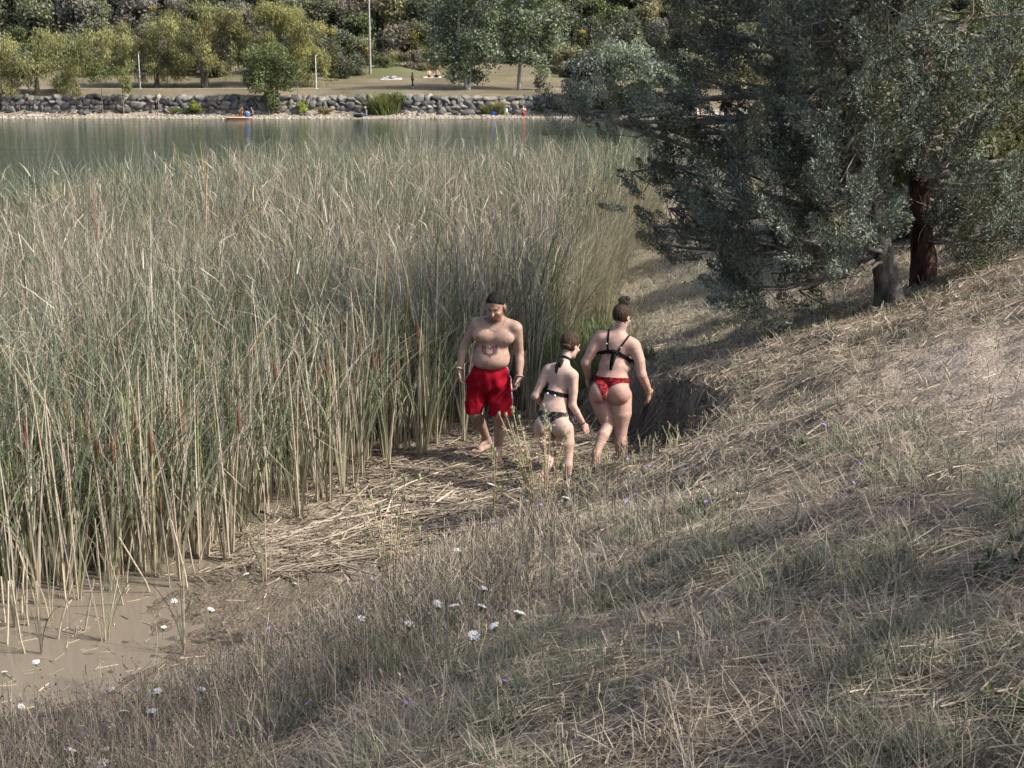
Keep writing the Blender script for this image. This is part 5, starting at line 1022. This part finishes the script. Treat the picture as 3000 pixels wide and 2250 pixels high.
    vv, ff = tube1(P, np.full(len(P), .0019), 5); ob('neck_chain', mesh_np('neck_chain', vv-rl, ff, np.tile((.5, .44, .34), (len(vv), 1)), True), M_PAINT, root)
    e_ = HL_(.086, -.012, -.04); vv, ff = ICO1; ob('earring', mesh_np('earring', vv*.006+e_-rl, ff, np.tile((.8, .8, .82), (len(vv), 1)), True), M_PAINT, root)
    ring('bracelet', wR+np.array([0, 0, .012]), .036, .006, wR-eR, (.50, .42, .42), root, rl); ring('bracelet', wL+np.array([0, 0, .01]), .038, .006, wL-eL, (.42, .30, .30), root, rl)
build_man()
FEM = (.40, .265, .21)
# ------------------------------------------------------------------ woman in red patterned briefs
def build_red():
    y = 12.5; rl = np.array([*W(1800, 1390, 12.5)[:2], .045]); root = person_root(rl, 'woman with a high hair bun in black bikini top and red patterned briefs'); B = Body(); q = lambda X, Y, d=0.: W(X, Y, y+d)
    fr = norm(np.array([.28, 1, 0])); A = axes(fr); ch = q(1802, 1020, .1)
    T = axes(fr, norm(np.array([.06, 0, 1])))
    sL, sR = q(1757, 990, .12), q(1858, 1014, .05)
    B.ell(ch, (.150, .105, .16), T, .05); B.cone(q(1768, 990, .11), q(1845, 1008, .06), .064, .064, .05); B.ell(q(1797, 1075, .07), (.140, .10, .11), T, .05); B.ell(q(1793, 1112, .05), (.168, .118, .105), A, .05)
    B.ell(q(1790, 1140, .06), (.182, .115, .11), A, .05)
    B.ell(q(1812, 1152, -.055), (.112, .098, .112), A, .018); B.ell(q(1757, 1150, -.03), (.095, .095, .108), A, .018)
    for X, Y in ((1790, 1025), (1838, 1040)): B.ell(q(X, Y, .2), (.072, .06, .07), A, .03)
    B.ell(q(1838, 1078, .06), (.045, .07, .04), A, .03)
    nb = q(1810, 985, .1); hc = q(1822, 928, .12); hf = norm(np.array([.55, .78, -.30])); B.cone(nb, hc+np.array([-.01, -.02, -.06]), .053, .05, .03); B.cone(nb, sL+np.array([.03, 0, .01]), .052, .045, .05); B.cone(nb, sR+np.array([-.03, 0, .01]), .052, .045, .05); HA, HL_ = add_head(B, hc, hf, .98, male=False)
    eL, wL = q(1716, 1062, .1), q(1723, 1105, .22); B.path([sL, sL*.5+eL*.5, eL], [.062, .056, .042], .03); B.path([eL, eL*.6+wL*.4, wL], [.043, .041, .027], .02); add_hand(B, wL, q(1718, 1130, .27)-wL, (.8, .2, 0), -1, .5, .92)
    eR, wR = q(1880, 1098, .0), q(1902, 1148, .08); B.path([sR, sR*.5+eR*.5+np.array([.01, 0, 0]), eR], [.063, .056, .043], .03); B.path([eR, eR*.6+wR*.4, wR], [.043, .041, .027], .02); add_hand(B, wR, q(1900, 1180, .1)-wR, (-.7, .3, .1), 1, .5, .92)
    hL, kL, aL = q(1758, 1160, .04), q(1783, 1243, .0), q(1745, 1330, -.22); B.path([hL, hL*.5+kL*.5+np.array([-.006, 0, 0]), kL], [.108, .092, .062], .012); B.path([kL, kL*.62+aL*.38+np.array([-.006, -.03, .01]), aL], [.054, .056, .035], .02)
    hR, kR, aR = q(1815, 1160, .03), q(1818, 1258, .0), q(1814, 1350, .02); B.path([hR, hR*.5+kR*.5+np.array([.008, -.01, 0]), kR], [.118, .1, .065], .012); B.path([kR, kR*.62+aR*.38+np.array([.004, -.03, 0]), aR], [.056, .059, .036], .02)
    add_foot(B, aL, (.3, .9, 0), .95, .05, False, .11); add_foot(B, aR, (.3, .95, 0), .95, .045, True)
    def col(V, N):
        X, Y = proj(V); c = np.tile(FEM, (len(V), 1))*(1+.06*sk_n(V[:, 0]*2+3, V[:, 2]*2))[:, None]; c[:, 0] *= 1.02
        bt = np.exp(-((Y-1165)/40)**2); c *= 1+.05*bt[:, None]*np.array((1, -.6, -.5)); ft = V[:, 2] < .34; c[ft & (np.hypot(X-1747, Y-1350) < 40) & (V[:, 2] < .2)] = (.015, .015, .016); c[(V[:, 2] < .13) & (X > 1780)] = (.02, .02, .02); return np.clip(c, .01, .9)
    V, F, N = finish_body(B, root, rl, col); X, Y = proj(V); bk = N[:, 1] < .15; fnt = ~bk; inT = (np.abs(V[:, 0]-q(1797, 1100)[0]) < .2)
    Pb = np.array([(1737, 1098), (1760, 1103), (1800, 1107), (1850, 1108), (1851, 1121), (1815, 1123), (1790, 1131), (1775, 1150), (1772, 1172), (1768, 1172), (1764, 1155), (1757, 1140), (1748, 1122), (1736, 1110)], float)
    mb_ = np.minimum(np.minimum(gate(bk, sdpoly(X, Y, Pb)), gate(fnt & (X > 1728) & (X < 1856) & inT & (V[:, 2] > .7), np.abs(Y-1112)-11)), gate(fnt & (Y < 1175) & (V[:, 1] > y+.06), np.maximum(np.abs(X-1795)-45+(Y-1120)*.8, 1120-Y)))
    pn = Fbm(8, .05, 2)
    def cb(v): t = pn(v[:, 0]+v[:, 1], v[:, 2]*1.2); return np.where((t > .12)[:, None], np.array((.045, .012, .014)), np.array((.27, .015, .02)))
    shell('bikini_briefs', V, F, N, mb_, .005, cb, M_CLOTH, root, rl)
    band = near_poly(X, Y, [(1742, 1038), (1770, 1031), (1797, 1029), (1815, 1036), (1835, 1049), (1862, 1064)], 5.6); band = gate(bk & (V[:, 0] > q(1742, 1000)[0]) & (np.abs(V[:, 1]-ch[1]) < .16), band); st = gate(bk & (V[:, 2] > 1.1), np.minimum(near_poly(X, Y, [(1784, 968), (1780, 1010), (1781, 1030)], 2.7), near_poly(X, Y, [(1842, 985), (1817, 1018), (1811, 1032)], 2.7)))
    cup = gate(fnt & (V[:, 1] > y+.1) & (V[:, 2] > 1.0), np.maximum(np.abs(Y-1032)-24, np.abs(X-1815)-52)); sf = gate(fnt & (V[:, 2] > 1.1), np.minimum(near_poly(X, Y, [(1784, 960), (1788, 1010)], 3), near_poly(X, Y, [(1845, 975), (1835, 1020)], 3)))
    arm = (np.linalg.norm(np.cross(V-sL, norm(eL-sL)), axis=1) < .058) & (X < 1748) | (np.linalg.norm(np.cross(V-sR, norm(eR-sR)), axis=1) < .06) & (X > 1858)
    shell('bikini_top', V, F, N, gate(~arm, np.minimum(np.minimum(band, st), np.minimum(cup, sf))), .0055, (.012, .012, .013), M_CLOTH, root, rl)
    def back_at(a, b, o=.012):
        d = np.where(bk, np.hypot(X-a, Y-b), 1e9); k = d.argmin(); return V[k]+N[k]*o
    ribbon('bow_tail', [back_at(1797, 1029), back_at(1796, 1045, .02), back_at(1793, 1062, .016), back_at(1790, 1084, .014)], [.012, .016, .018, .012], (.012, .012, .013), root, rl); ribbon('bow_tail', [back_at(1799, 1029), back_at(1801, 1042, .022), back_at(1797, 1060, .022), back_at(1794, 1072, .02)], [.01, .014, .014, .008], (.014, .014, .015), root, rl)
    ribbon('bow_knot', [back_at(1788, 1031, .012), back_at(1797, 1028, .018), back_at(1808, 1033, .012)], [.018, .014, .018], (.012, .012, .013), root, rl)
    for a, b in ((1778, 1006), (1818, 1017)): v, f = ICO0; ob('strap_slider', mesh_np('strap_slider', v*np.array([.01, .005, .006])+back_at(a, b, .01)-rl, f, np.tile((.75, .75, .75), (12, 1))), M_PAINT, root)
    H = Body(); H.ell(HL_(0, -.018, .03), np.array((.084, .105, .1))*.98, HA, .02); bun = hc+np.array([.018, .0, .155]); H.ell(hc+np.array([.012, -.01, .1]), (.042, .042, .03), None, .02); H.ell(bun, (.05, .05, .042), None, .012); H.cone(bun+np.array([-.03, -.01, .005]), bun+np.array([.03, -.02, .02]), .026, .026, .01); H.cone(bun+np.array([.02, -.03, -.02]), bun+np.array([-.03, -.025, -.015]), .02, .02, .01)
    def cut(P): L_ = (P-hc)@HA.T/.98; r, f, u = L_[..., 0], L_[..., 1], L_[..., 2]; return np.maximum(f*.9-u*.55-.025, -(u+.058+np.minimum(f, 0)*.15))
    hair_mesh(H, cut, 'hair', (.045, .03, .022), root, rl, seed=2)
    ring('bracelet', wR+np.array([0, 0, .006]), .034, .0055, wR-eR, (.45, .30, .08), root, rl)
build_red()
# ------------------------------------------------------------------ young woman in leopard print briefs
def build_young():
    y = 11.95; rl = np.array([*W(1650, 1445, 11.95)[:2], .045]); root = person_root(rl, 'slim woman with a low hair bun in black halter top and leopard print briefs'); B = Body(); q = lambda X, Y, d=0.: W(X, Y, y+d)
    fr = norm(np.array([.3, 1, 0])); A = axes(fr); T = axes(fr, norm(np.array([.12, .3, 1])))
    sL, sR = q(1605, 1084, .16), q(1680, 1102, .06)
    B.ell(q(1642, 1112, .13), (.112, .085, .14), T, .05); B.cone(q(1614, 1083, .15), q(1672, 1097, .09), .05, .05, .05); B.ell(q(1628, 1165, .09), (.108, .08, .11), T, .05); B.ell(q(1622, 1195, .06), (.125, .09, .085), A, .05); B.ell(q(1620, 1222, .05), (.145, .098, .095), A, .05)
    B.ell(q(1643, 1250, -.045), (.096, .085, .098), A, .015); B.ell(q(1591, 1247, -.02), (.08, .08, .095), A, .015)
    for X, Y in ((1640, 1130), (1675, 1140)): B.ell(q(X, Y, .22), (.058, .05, .058), A, .03)
    nb = q(1649, 1074, .15); hc = q(1672, 1011, .25); hf = norm(np.array([.68, .66, -.34])); B.cone(nb, hc+np.array([-.025, -.03, -.06]), .043, .041, .03); B.cone(nb, sL+np.array([.02, 0, 0]), .042, .036, .05); B.cone(nb, sR+np.array([-.02, 0, 0]), .042, .036, .05); HA, HL_ = add_head(B, hc, hf, .95, male=False)
    eL, wL = q(1568, 1160, .12), q(1592, 1190, .28); B.path([sL, sL*.5+eL*.5, eL], [.045, .041, .033], .03); B.path([eL, wL], [.034, .024], .02); add_hand(B, wL, q(1612, 1200, .32)-wL, (0, .8, -.3), -1, .5, .86)
    eR, wR = q(1677, 1187, .02), q(1708, 1240, .1); B.path([sR, sR*.5+eR*.5+np.array([.004, 0, 0]), eR], [.046, .041, .033], .03); B.path([eR, eR*.65+wR*.35, wR], [.034, .033, .023], .02); add_hand(B, wR, q(1724, 1278, .12)-wR, (-.5, .5, .1), 1, .4, .9)
    hL, kL, aL = q(1592, 1258, .03), q(1612, 1330, .06), q(1590, 1398, -.22); B.path([hL, hL*.5+kL*.5, kL], [.09, .074, .053], .012); B.path([kL, kL*.62+aL*.38+np.array([0, -.02, 0]), aL], [.046, .047, .031], .02)
    hR, kR, aR = q(1650, 1258, .03), q(1661, 1330, .02), q(1662, 1405, .02); B.path([hR, hR*.5+kR*.5+np.array([.005, -.006, 0]), kR], [.096, .08, .055], .012); B.path([kR, kR*.62+aR*.38+np.array([0, -.022, 0]), aR], [.048, .05, .032], .02)
    add_foot(B, aL, (.35, .85, 0), .86, .05, True, .10); add_foot(B, aR, (.3, .95, 0), .88, .045, True)
    def col(V, N): c = np.tile((.47, .325, .262), (len(V), 1))*(1+.05*sk_n(V[:, 0]*2+7, V[:, 2]*2))[:, None]; return np.clip(c, .01, .9)
    V, F, N = finish_body(B, root, rl, col); X, Y = proj(V); bk = N[:, 1] < .15; fnt = ~bk
    arm = (np.linalg.norm(np.cross(V-eL, norm(eL-sL)), axis=1) < .05) & (X < 1590) | (np.linalg.norm(np.cross(V-sR, norm(eR-sR)), axis=1) < .046) & (X > 1660)
    Pb = np.array([(1566, 1201), (1600, 1204), (1640, 1207), (1676, 1212), (1676, 1219), (1645, 1222), (1620, 1233), (1608, 1247), (1605, 1262), (1601, 1262), (1598, 1250), (1590, 1238), (1580, 1220), (1566, 1210)], float)
    mb_ = np.minimum(np.minimum(gate(bk & (V[:, 2] > .5), sdpoly(X, Y, Pb)), gate(fnt & (X > 1560) & (X < 1684) & (V[:, 2] > .55) & (V[:, 1] > y-.03), np.abs(Y-1211)-8)), gate(fnt & (Y < 1260) & (V[:, 1] > y+.05), np.maximum(np.abs(X-1626)-34+(Y-1218)*.8, 1215-Y)))
    pn = Fbm(18, .032, 2)
    def cb(v): t = pn(v[:, 0]*1.1+v[:, 1], v[:, 2]*1.3); return np.where((np.abs(t) < .13)[:, None], np.array((.30, .28, .28)), np.array((.022, .02, .022)))
    shell('bikini_briefs', V, F, N, gate(~arm, mb_), .0045, cb, M_CLOTH, root, rl)
    band = near_poly(X, Y, [(1588, 1143), (1625, 1152), (1672, 1163)], 5.6); band = gate(bk, band); cup = gate(fnt & (V[:, 1] > y+.12) & (V[:, 2] > .8), np.maximum(np.abs(Y-1139)-27, np.abs(X-1650)-42))
    shell('bikini_top', V, F, N, gate(~arm, np.minimum(band, cup)), .005, (.012, .012, .013), M_CLOTH, root, rl)
    nk = gate(np.linalg.norm(V-nb, axis=1) < .12, (np.abs((V-(nb*.45+(hc+np.array([-.025, -.03, -.06]))*.55))@norm(hc-nb))-.011)*300); shell('halter_strap', V, F, N, nk, .006, (.012, .012, .013), M_CLOTH, root, rl)
    def back_at(a, b, o=.012): d = np.where(bk, np.hypot(X-a, Y-b), 1e9); k = d.argmin(); return V[k]+N[k]*o
    ribbon('bow_tail', [back_at(1650, 1056, .012), back_at(1641, 1062, .02), back_at(1634, 1076, .018), back_at(1632, 1094, .012)], [.01, .02, .018, .008], (.012, .012, .013), root, rl); ribbon('bow_tail', [back_at(1650, 1057, .012), back_at(1645, 1066, .022), back_at(1641, 1080, .016)], [.01, .015, .007], (.015, .015, .016), root, rl)
    for a, b in ((1607, 1154), (1627, 1159)): v, f = ICO0; ob('clasp', mesh_np('clasp', v*np.array([.012, .006, .011])+back_at(a, b, .012)-rl, f, np.tile((.72, .71, .68), (12, 1))), M_PAINT, root)
    hp = back_at(1668, 1215, .02); ribbon('side_tie', [hp, hp+np.array([.03, -.01, -.02]), hp+np.array([.045, -.01, -.065])], [.008, .016, .012], (.07, .065, .065), root, rl); ribbon('side_tie', [hp, hp+np.array([.015, -.012, -.04]), hp+np.array([.03, -.012, -.085])], [.008, .014, .01], (.12, .11, .11), root, rl)
    H = Body(); H.ell(HL_(0, -.018, .03), np.array((.089, .11, .104))*.95, HA, .02); bn = q(1654, 1023, .10); H.ell(bn, (.058, .046, .05), None, .01); H.cone(bn+np.array([-.03, -.01, 0]), bn+np.array([.03, -.012, .03]), .02, .02, .012); H.cone(bn+np.array([.03, -.01, -.01]), bn+np.array([.045, -.0, .06]), .018, .014, .012); H.cone(bn+np.array([-.02, -.012, -.02]), bn+np.array([.03, -.012, -.015]), .016, .016, .008)
    def cut(P): L_ = (P-hc)@HA.T/.95; r, f, u = L_[..., 0], L_[..., 1], L_[..., 2]; return np.maximum(f*.9-u*.5-.02, -(u+.066+np.minimum(f, 0)*.2))
    hair_mesh(H, cut, 'hair', (.055, .034, .023), root, rl, seed=3)
    for z in (0, -.02): v, f = ICO1; ob('earring', mesh_np('earring', v*.0055+HL_(.084, -.012, -.042+z)-rl, f, np.tile((.8, .8, .8), (len(v), 1)), True), M_PAINT, root)
    ring('bracelet', wR+np.array([-.004, 0, .01]), .029, .005, wR-eR, (.015, .015, .015), root, rl)
build_young()
# ------------------------------------------------------------------ small figures across the lake
def mini(loc, pose, label, skin=(.40, .26, .19), top=None, bottom=(.02, .02, .03), hair=(.03, .025, .02), rz=0., shoes=None, s=1., hat=None, arms='down'):
    e = person_root(loc, label); e.rotation_euler[2] = rz; e.scale = (s, s, s); B = Body(); z = lambda *p: np.array(p, float)
    if pose in ('stand', 'walk', 'wade'):
        st = .16 if pose == 'walk' else .03; P_, C_, H_ = z(0, 0, .95), z(0, -.01, 1.3), z(0, -.03, 1.62)
        kn = [z(-.1, -st*.6-.03, .5), z(.1, st*.3-.03, .5)]; an = [z(-.11, -st, .09), z(.11, st, .09)]; hp = [z(-.1, 0, .9), z(.1, 0, .9)]
        sh = [z(-.19, 0, 1.42), z(.19, 0, 1.42)]; el = [z(-.25, .03, 1.14), z(.25, .03, 1.14)]; wr = [z(-.24, -.08, .9), z(.24, -.08, .9)]
        if arms == 'up': el = [z(-.27, -.1, 1.2), z(.27, -.1, 1.2)]; wr = [z(-.13, -.2, 1.38), z(.13, -.2, 1.38)]
        ft = z(0, -1, 0)
    elif pose == 'sit':
        P_, C_, H_ = z(0, .1, .13), z(0, .14, .48), z(0, .08, .82); hp = [z(-.1, .08, .12), z(.1, .08, .12)]; kn = [z(-.14, -.32, .36), z(.14, -.36, .28)]; an = [z(-.12, -.62, .09), z(.13, -.72, .09)]; sh = [z(-.19, .12, .6), z(.19, .12, .6)]; el = [z(-.27, .05, .36), z(.27, .1, .36)]; wr = [z(-.17, -.2, .32), z(.28, .22, .08)]; ft = z(0, -1, .3)
    else:                                                               # lying on the back, upper body propped
        P_, C_, H_ = z(0, .05, .14), z(0, .4, .22), z(0, .74, .34); hp = [z(-.1, 0, .12), z(.1, 0, .12)]; kn = [z(-.11, -.42, .16), z(.12, -.40, .3)]; an = [z(-.1, -.82, .08), z(.12, -.74, .08)]; sh = [z(-.19, .52, .24), z(.19, .52, .24)]; el = [z(-.3, .45, .08), z(.3, .45, .08)]; wr = [z(-.28, .2, .07), z(.28, .2, .07)]; ft = z(0, -.4, 1)
    B.ell(P_, (.165, .115, .13), None, .06); B.cone(P_, C_, .13, .15, .06); B.cone(sh[0], sh[1], .07, .07, .06); nk = (sh[0]+sh[1])/2+z(0, 0, .03); B.cone(nk, H_, .055, .05, .03); B.ell(H_, (.078, .1, .12), None, .02)
    for i in (0, 1):
        B.path([sh[i], el[i], wr[i]], [.055, .043, .03], .02); d = norm(wr[i]-el[i]); B.cone(wr[i], wr[i]+d*.14, .032, .02, .01); B.path([hp[i], kn[i], an[i]], [.09, .06, .04], .02); B.cone(an[i], an[i]+norm(ft)*.17+z(0, 0, -.05 if pose != 'lie' else 0), .04, .03, .02)
    D, lo, ax = B.grid(.026); V, F = nets(D, lo, .026); c = np.tile(skin, (len(V), 1)).astype(float)
    tz = norm(C_-P_); u = (V-P_)@tz; dl = np.min([np.linalg.norm(V-k, axis=1) for k in kn], 0)
    cenx = np.abs(V[:, 0]) < .23
    legs = np.linalg.norm(V-P_, axis=1) < (.34 if pose != 'walk' else 3); 
    if bottom is not None: m = (u < .1) & (legs if len(bottom) == 3 else True); c[m] = bottom[:3]
    if top is not None: c[(u >= .1) & (np.linalg.norm(V-H_, axis=1) > .2) & cenx] = top
    hm = (np.linalg.norm(V-H_, axis=1) < .15) & (((V-H_)@norm(z(0, .5, .9))) > .02); c[hm] = hair
    if shoes is not None: c[np.min([np.linalg.norm(V-a, axis=1) for a in an], 0) < .14] = shoes
    ob('body', mesh_np('body', V, F, c, True), M_SKIN, e)
    if hat is not None:
        mb = MB(); a = np.linspace(0, 2*np.pi, 15)[:-1]
        V, F = tube1([H_+z(0, 0, .05), H_+z(0, 0, .055), H_+z(0, 0, .06), H_+z(0, 0, .14), H_+z(0, 0, .17)], np.array([.19, .19, .1, .09, .02]), 14); mb.add(V, F, hat); ob('hat', mb.mesh('hat', True), M_CLOTH, e)
    return e
def flat(name, cat, X, dd, size, col, label, rz=0., zoff=.03):
    l = far_loc(X, dd); n = 9; xs = np.linspace(-size[0]/2, size[0]/2, n); ys = np.linspace(-size[1]/2, size[1]/2, n); x, yy = np.meshgrid(xs, ys); rr = np.random.default_rng(int(X)); gzv = farz(x+l[0], yy+l[1])-l[2]
    zz = gzv+zoff+rr.normal(0, .012, x.shape); V = np.stack([x, yy, zz], -1).reshape(-1, 3); i = np.arange(n-1)[:, None]; j = np.arange(n-1)[None]; F = np.stack([i*n+j, i*n+j+1, (i+1)*n+j+1, (i+1)*n+j], -1).reshape(-1, 4)
    st = ((np.arange(n*n) % n)//2 % 2).astype(float)[:, None]; c = np.tile(col, (n*n, 1))*(1-.25*st); o = ob(name, mesh_np(name, V, F, c, True), M_CLOTH, None, l); m = o.modifiers.new('thickness', 'SOLIDIFY'); m.thickness = .03; o.rotation_euler[2] = rz; tag(o, label, cat); return l
def bag(X, dd, s, col, label, zoff=0):
    l = far_loc(X, dd); e = empty('bag', l); tag(e, label, 'bag'); V, F = ICO2; V = np.sign(V)*np.abs(V)**.7; V = V*np.array(s)*(1+.07*np.sin(V[:, :1]*9+V[:, 2:]*7)); ob('sack', mesh_np('sack', V+np.array([0, 0, s[2]*.85]), F, np.tile(col, (len(V), 1)), True), M_CLOTH, e)
    a = np.linspace(0, np.pi, 9); P = np.c_[np.cos(a)*s[0]*.5, np.zeros(9), s[2]*1.7+np.sin(a)*s[2]*.5]; V, F = tube1(P, np.full(9, .015), 5); ob('strap', mesh_np('strap', V, F, np.tile(np.array(col)*.6, (len(V), 1)), True), M_CLOTH, e)
mini(far_loc(1213, 12.8), 'walk', 'bare chested man in dark trousers walking on the far path', bottom=(.015, .018, .03), shoes=(.45, .5, .6), rz=1.3, skin=(.30, .18, .13))
mini(far_loc(466, 2.6), 'stand', 'person in dark clothes standing on the far pebble beach', top=(.012, .012, .013), bottom=(.015, .015, .016), rz=.2, arms='up', skin=(.32, .2, .15), s=1.02)
l = far_loc(1533, -1.2); mini((l[0], l[1], -.42), 'wade', 'bather in red trunks wading in the lake', bottom=(.42, .02, .02), skin=(.62, .36, .28), arms='up')
l = flat('towel', 'towel', 1150, 22.5, (2.6, 1.2), (.62, .68, .72), 'white and blue towel under the person lying on the far meadow', .15); mini((l[0], l[1], l[2]+.03), 'lie', 'person lying on a pale towel on the far meadow', skin=(.6, .42, .33), rz=-1.35, bottom=(.1, .1, .12))
l = flat('towel', 'towel', 1270, 24.5, (2.2, 1.6), (.72, .72, .70), 'white towel under the two people sitting on the far meadow'); mini((l[0]-.3, l[1], l[2]+.03), 'sit', 'sunbather with dark hair sitting upright on the white towel', skin=(.60, .38, .3), rz=.5, bottom=(.2, .05, .05)); mini((l[0]+.55, l[1]+.1, l[2]+.03), 'sit', 'sunbather sitting beside the dark bag on the far meadow', skin=(.60, .40, .32), rz=-.4)
bag(1282, 24., (.28, .2, .2), (.02, .02, .025), 'dark bag beside the sitting sunbathers on the meadow')
for X, a, lab in ((1395, .2, 'sunbather sitting half hidden behind the white stemmed poplar'), (1409, -.5, 'sunbather sitting between the two poplars')): mini(far_loc(X, 22), 'sit', lab, skin=(.55, .34, .27), rz=a)
mini(far_loc(1577, 14.2), 'sit', 'person in black sitting in the shade beside the single trunked poplar', top=(.015, .015, .015), rz=.8)
mini(far_loc(1073, 2.2), 'sit', 'person in a pale cap sitting at the water on the far beach', skin=(.36, .24, .19), bottom=(.08, .16, .30), rz=-1.2, hat=(.5, .6, .65), top=(.12, .11, .12)); bag(1054, 1.2, (.45, .28, .2), (.015, .015, .017), 'black bag at the water edge beside the person in a cap'); bag(1052, 2.1, (.35, .25, .15), (.30, .38, .48), 'pale blue bag behind the black bag on the far beach')
mini(far_loc(722, 2.6), 'sit', 'person sitting by the blue cooler on the far beach', skin=(.34, .22, .17), top=(.06, .06, .08), rz=1.1, s=1.05); mini(far_loc(747, 2.8), 'sit', 'person sitting behind the blue cooler with knees drawn up', skin=(.36, .25, .2), top=(.16, .13, .13), rz=-.9)
l = far_loc(736, 1.6); e = empty('cooler', l); tag(e, 'blue cooler box standing on the far beach', 'cooler'); boxm('tub', (0, 0, .22), (.5, .36, .44), (.04, .14, .36), M_PAINT, e); boxm('lid', (0, 0, .475), (.54, .4, .07), (.5, .53, .58), M_PAINT, e); boxm('handle', (0, -.2, .56), (.3, .04, .1), (.4, .4, .42), M_PAINT, e)
l = far_loc(712, -.1); V, F = ICO2; V = np.sign(V)*np.abs(V)**.85; c = np.tile((.62, .22, .12), (len(V), 1)).astype(float); c[V[:, 2] > .35] = (.66, .50, .40)
o = ob('paddle_board', mesh_np('paddle_board', V*np.array([1.35, .36, .09]), F, c, True), M_PAINT, None, (l[0], l[1], .1)); o.rotation_euler[2] = .05; tag(o, 'orange paddle board lying at the water edge on the far beach', 'paddle board')
B = Body(); B.path([(0, .28, .48), (0, -.2, .5)], [.13, .15], .04); B.cone((0, -.25, .56), (0, -.4, .74), .09, .07, .04); B.ell((0, -.45, .78), (.075, .1, .08)); B.cone((0, -.5, .76), (0, -.62, .73), .05, .035, .02)
for sx in (-.08, .08):
    B.path([(sx, -.2, .42), (sx, -.19, .22), (sx, -.2, .02)], [.06, .04, .035], .02); B.path([(sx, .26, .42), (sx, .16, .28), (sx, .3, .17), (sx, .27, .02)], [.085, .06, .038, .035], .02); B.cone((sx*.7, -.41, .85), (sx*1.1, -.38, .76), .022, .02, .01)
B.path([(0, .38, .52), (0, .55, .6), (0, .62, .74)], [.035, .028, .015], .02); D, lo, ax = B.grid(.024); V, F = nets(D, lo, .024); c = np.tile((.28, .16, .08), (len(V), 1)); o = ob('dog', mesh_np('dog', V, F, c, True), M_HAIR, None, far_loc(718, 1.5)); o.rotation_euler[2] = .6; tag(o, 'brown dog standing on the beach beside the blue cooler', 'dog')
bag(1445, 3.2, (.42, .3, .24), (.05, .09, .35), 'dark blue bag between dry grass tufts on the far beach'); bag(1478, 4.0, (.36, .28, .3), (.55, .6, .68), 'pale bag leaning at the foot of the far wall')
mini(far_loc(1954, 3.0), 'stand', 'person in a white sun hat standing on the far beach', skin=(.5, .33, .26), bottom=(.02, .02, .02), hat=(.75, .75, .72), arms='up', rz=.4)
l = flat('towel', 'towel', 1936, 3.4, (2.4, 1.2), (.6, .66, .7), 'pale towel on the beach beside the person in a sun hat'); mini((l[0]+.2, l[1], l[2]+.03), 'sit', 'person in dark clothes sitting by the sun hat person', top=(.03, .03, .035), rz=.3)
l = flat('towel', 'towel', 2072, 4.2, (2.4, 1.2), (.68, .7, .72), 'white towel under a lone sunbather on the far beach'); mini((l[0], l[1], l[2]+.03), 'lie', 'lone sunbather lying on a white towel', skin=(.55, .38, .3), rz=1.4, bottom=(.05, .05, .08))
l = far_loc(2170, -1.5); mini((l[0], l[1], -.9), 'wade', 'bather standing chest deep in the lake', skin=(.6, .36, .28))
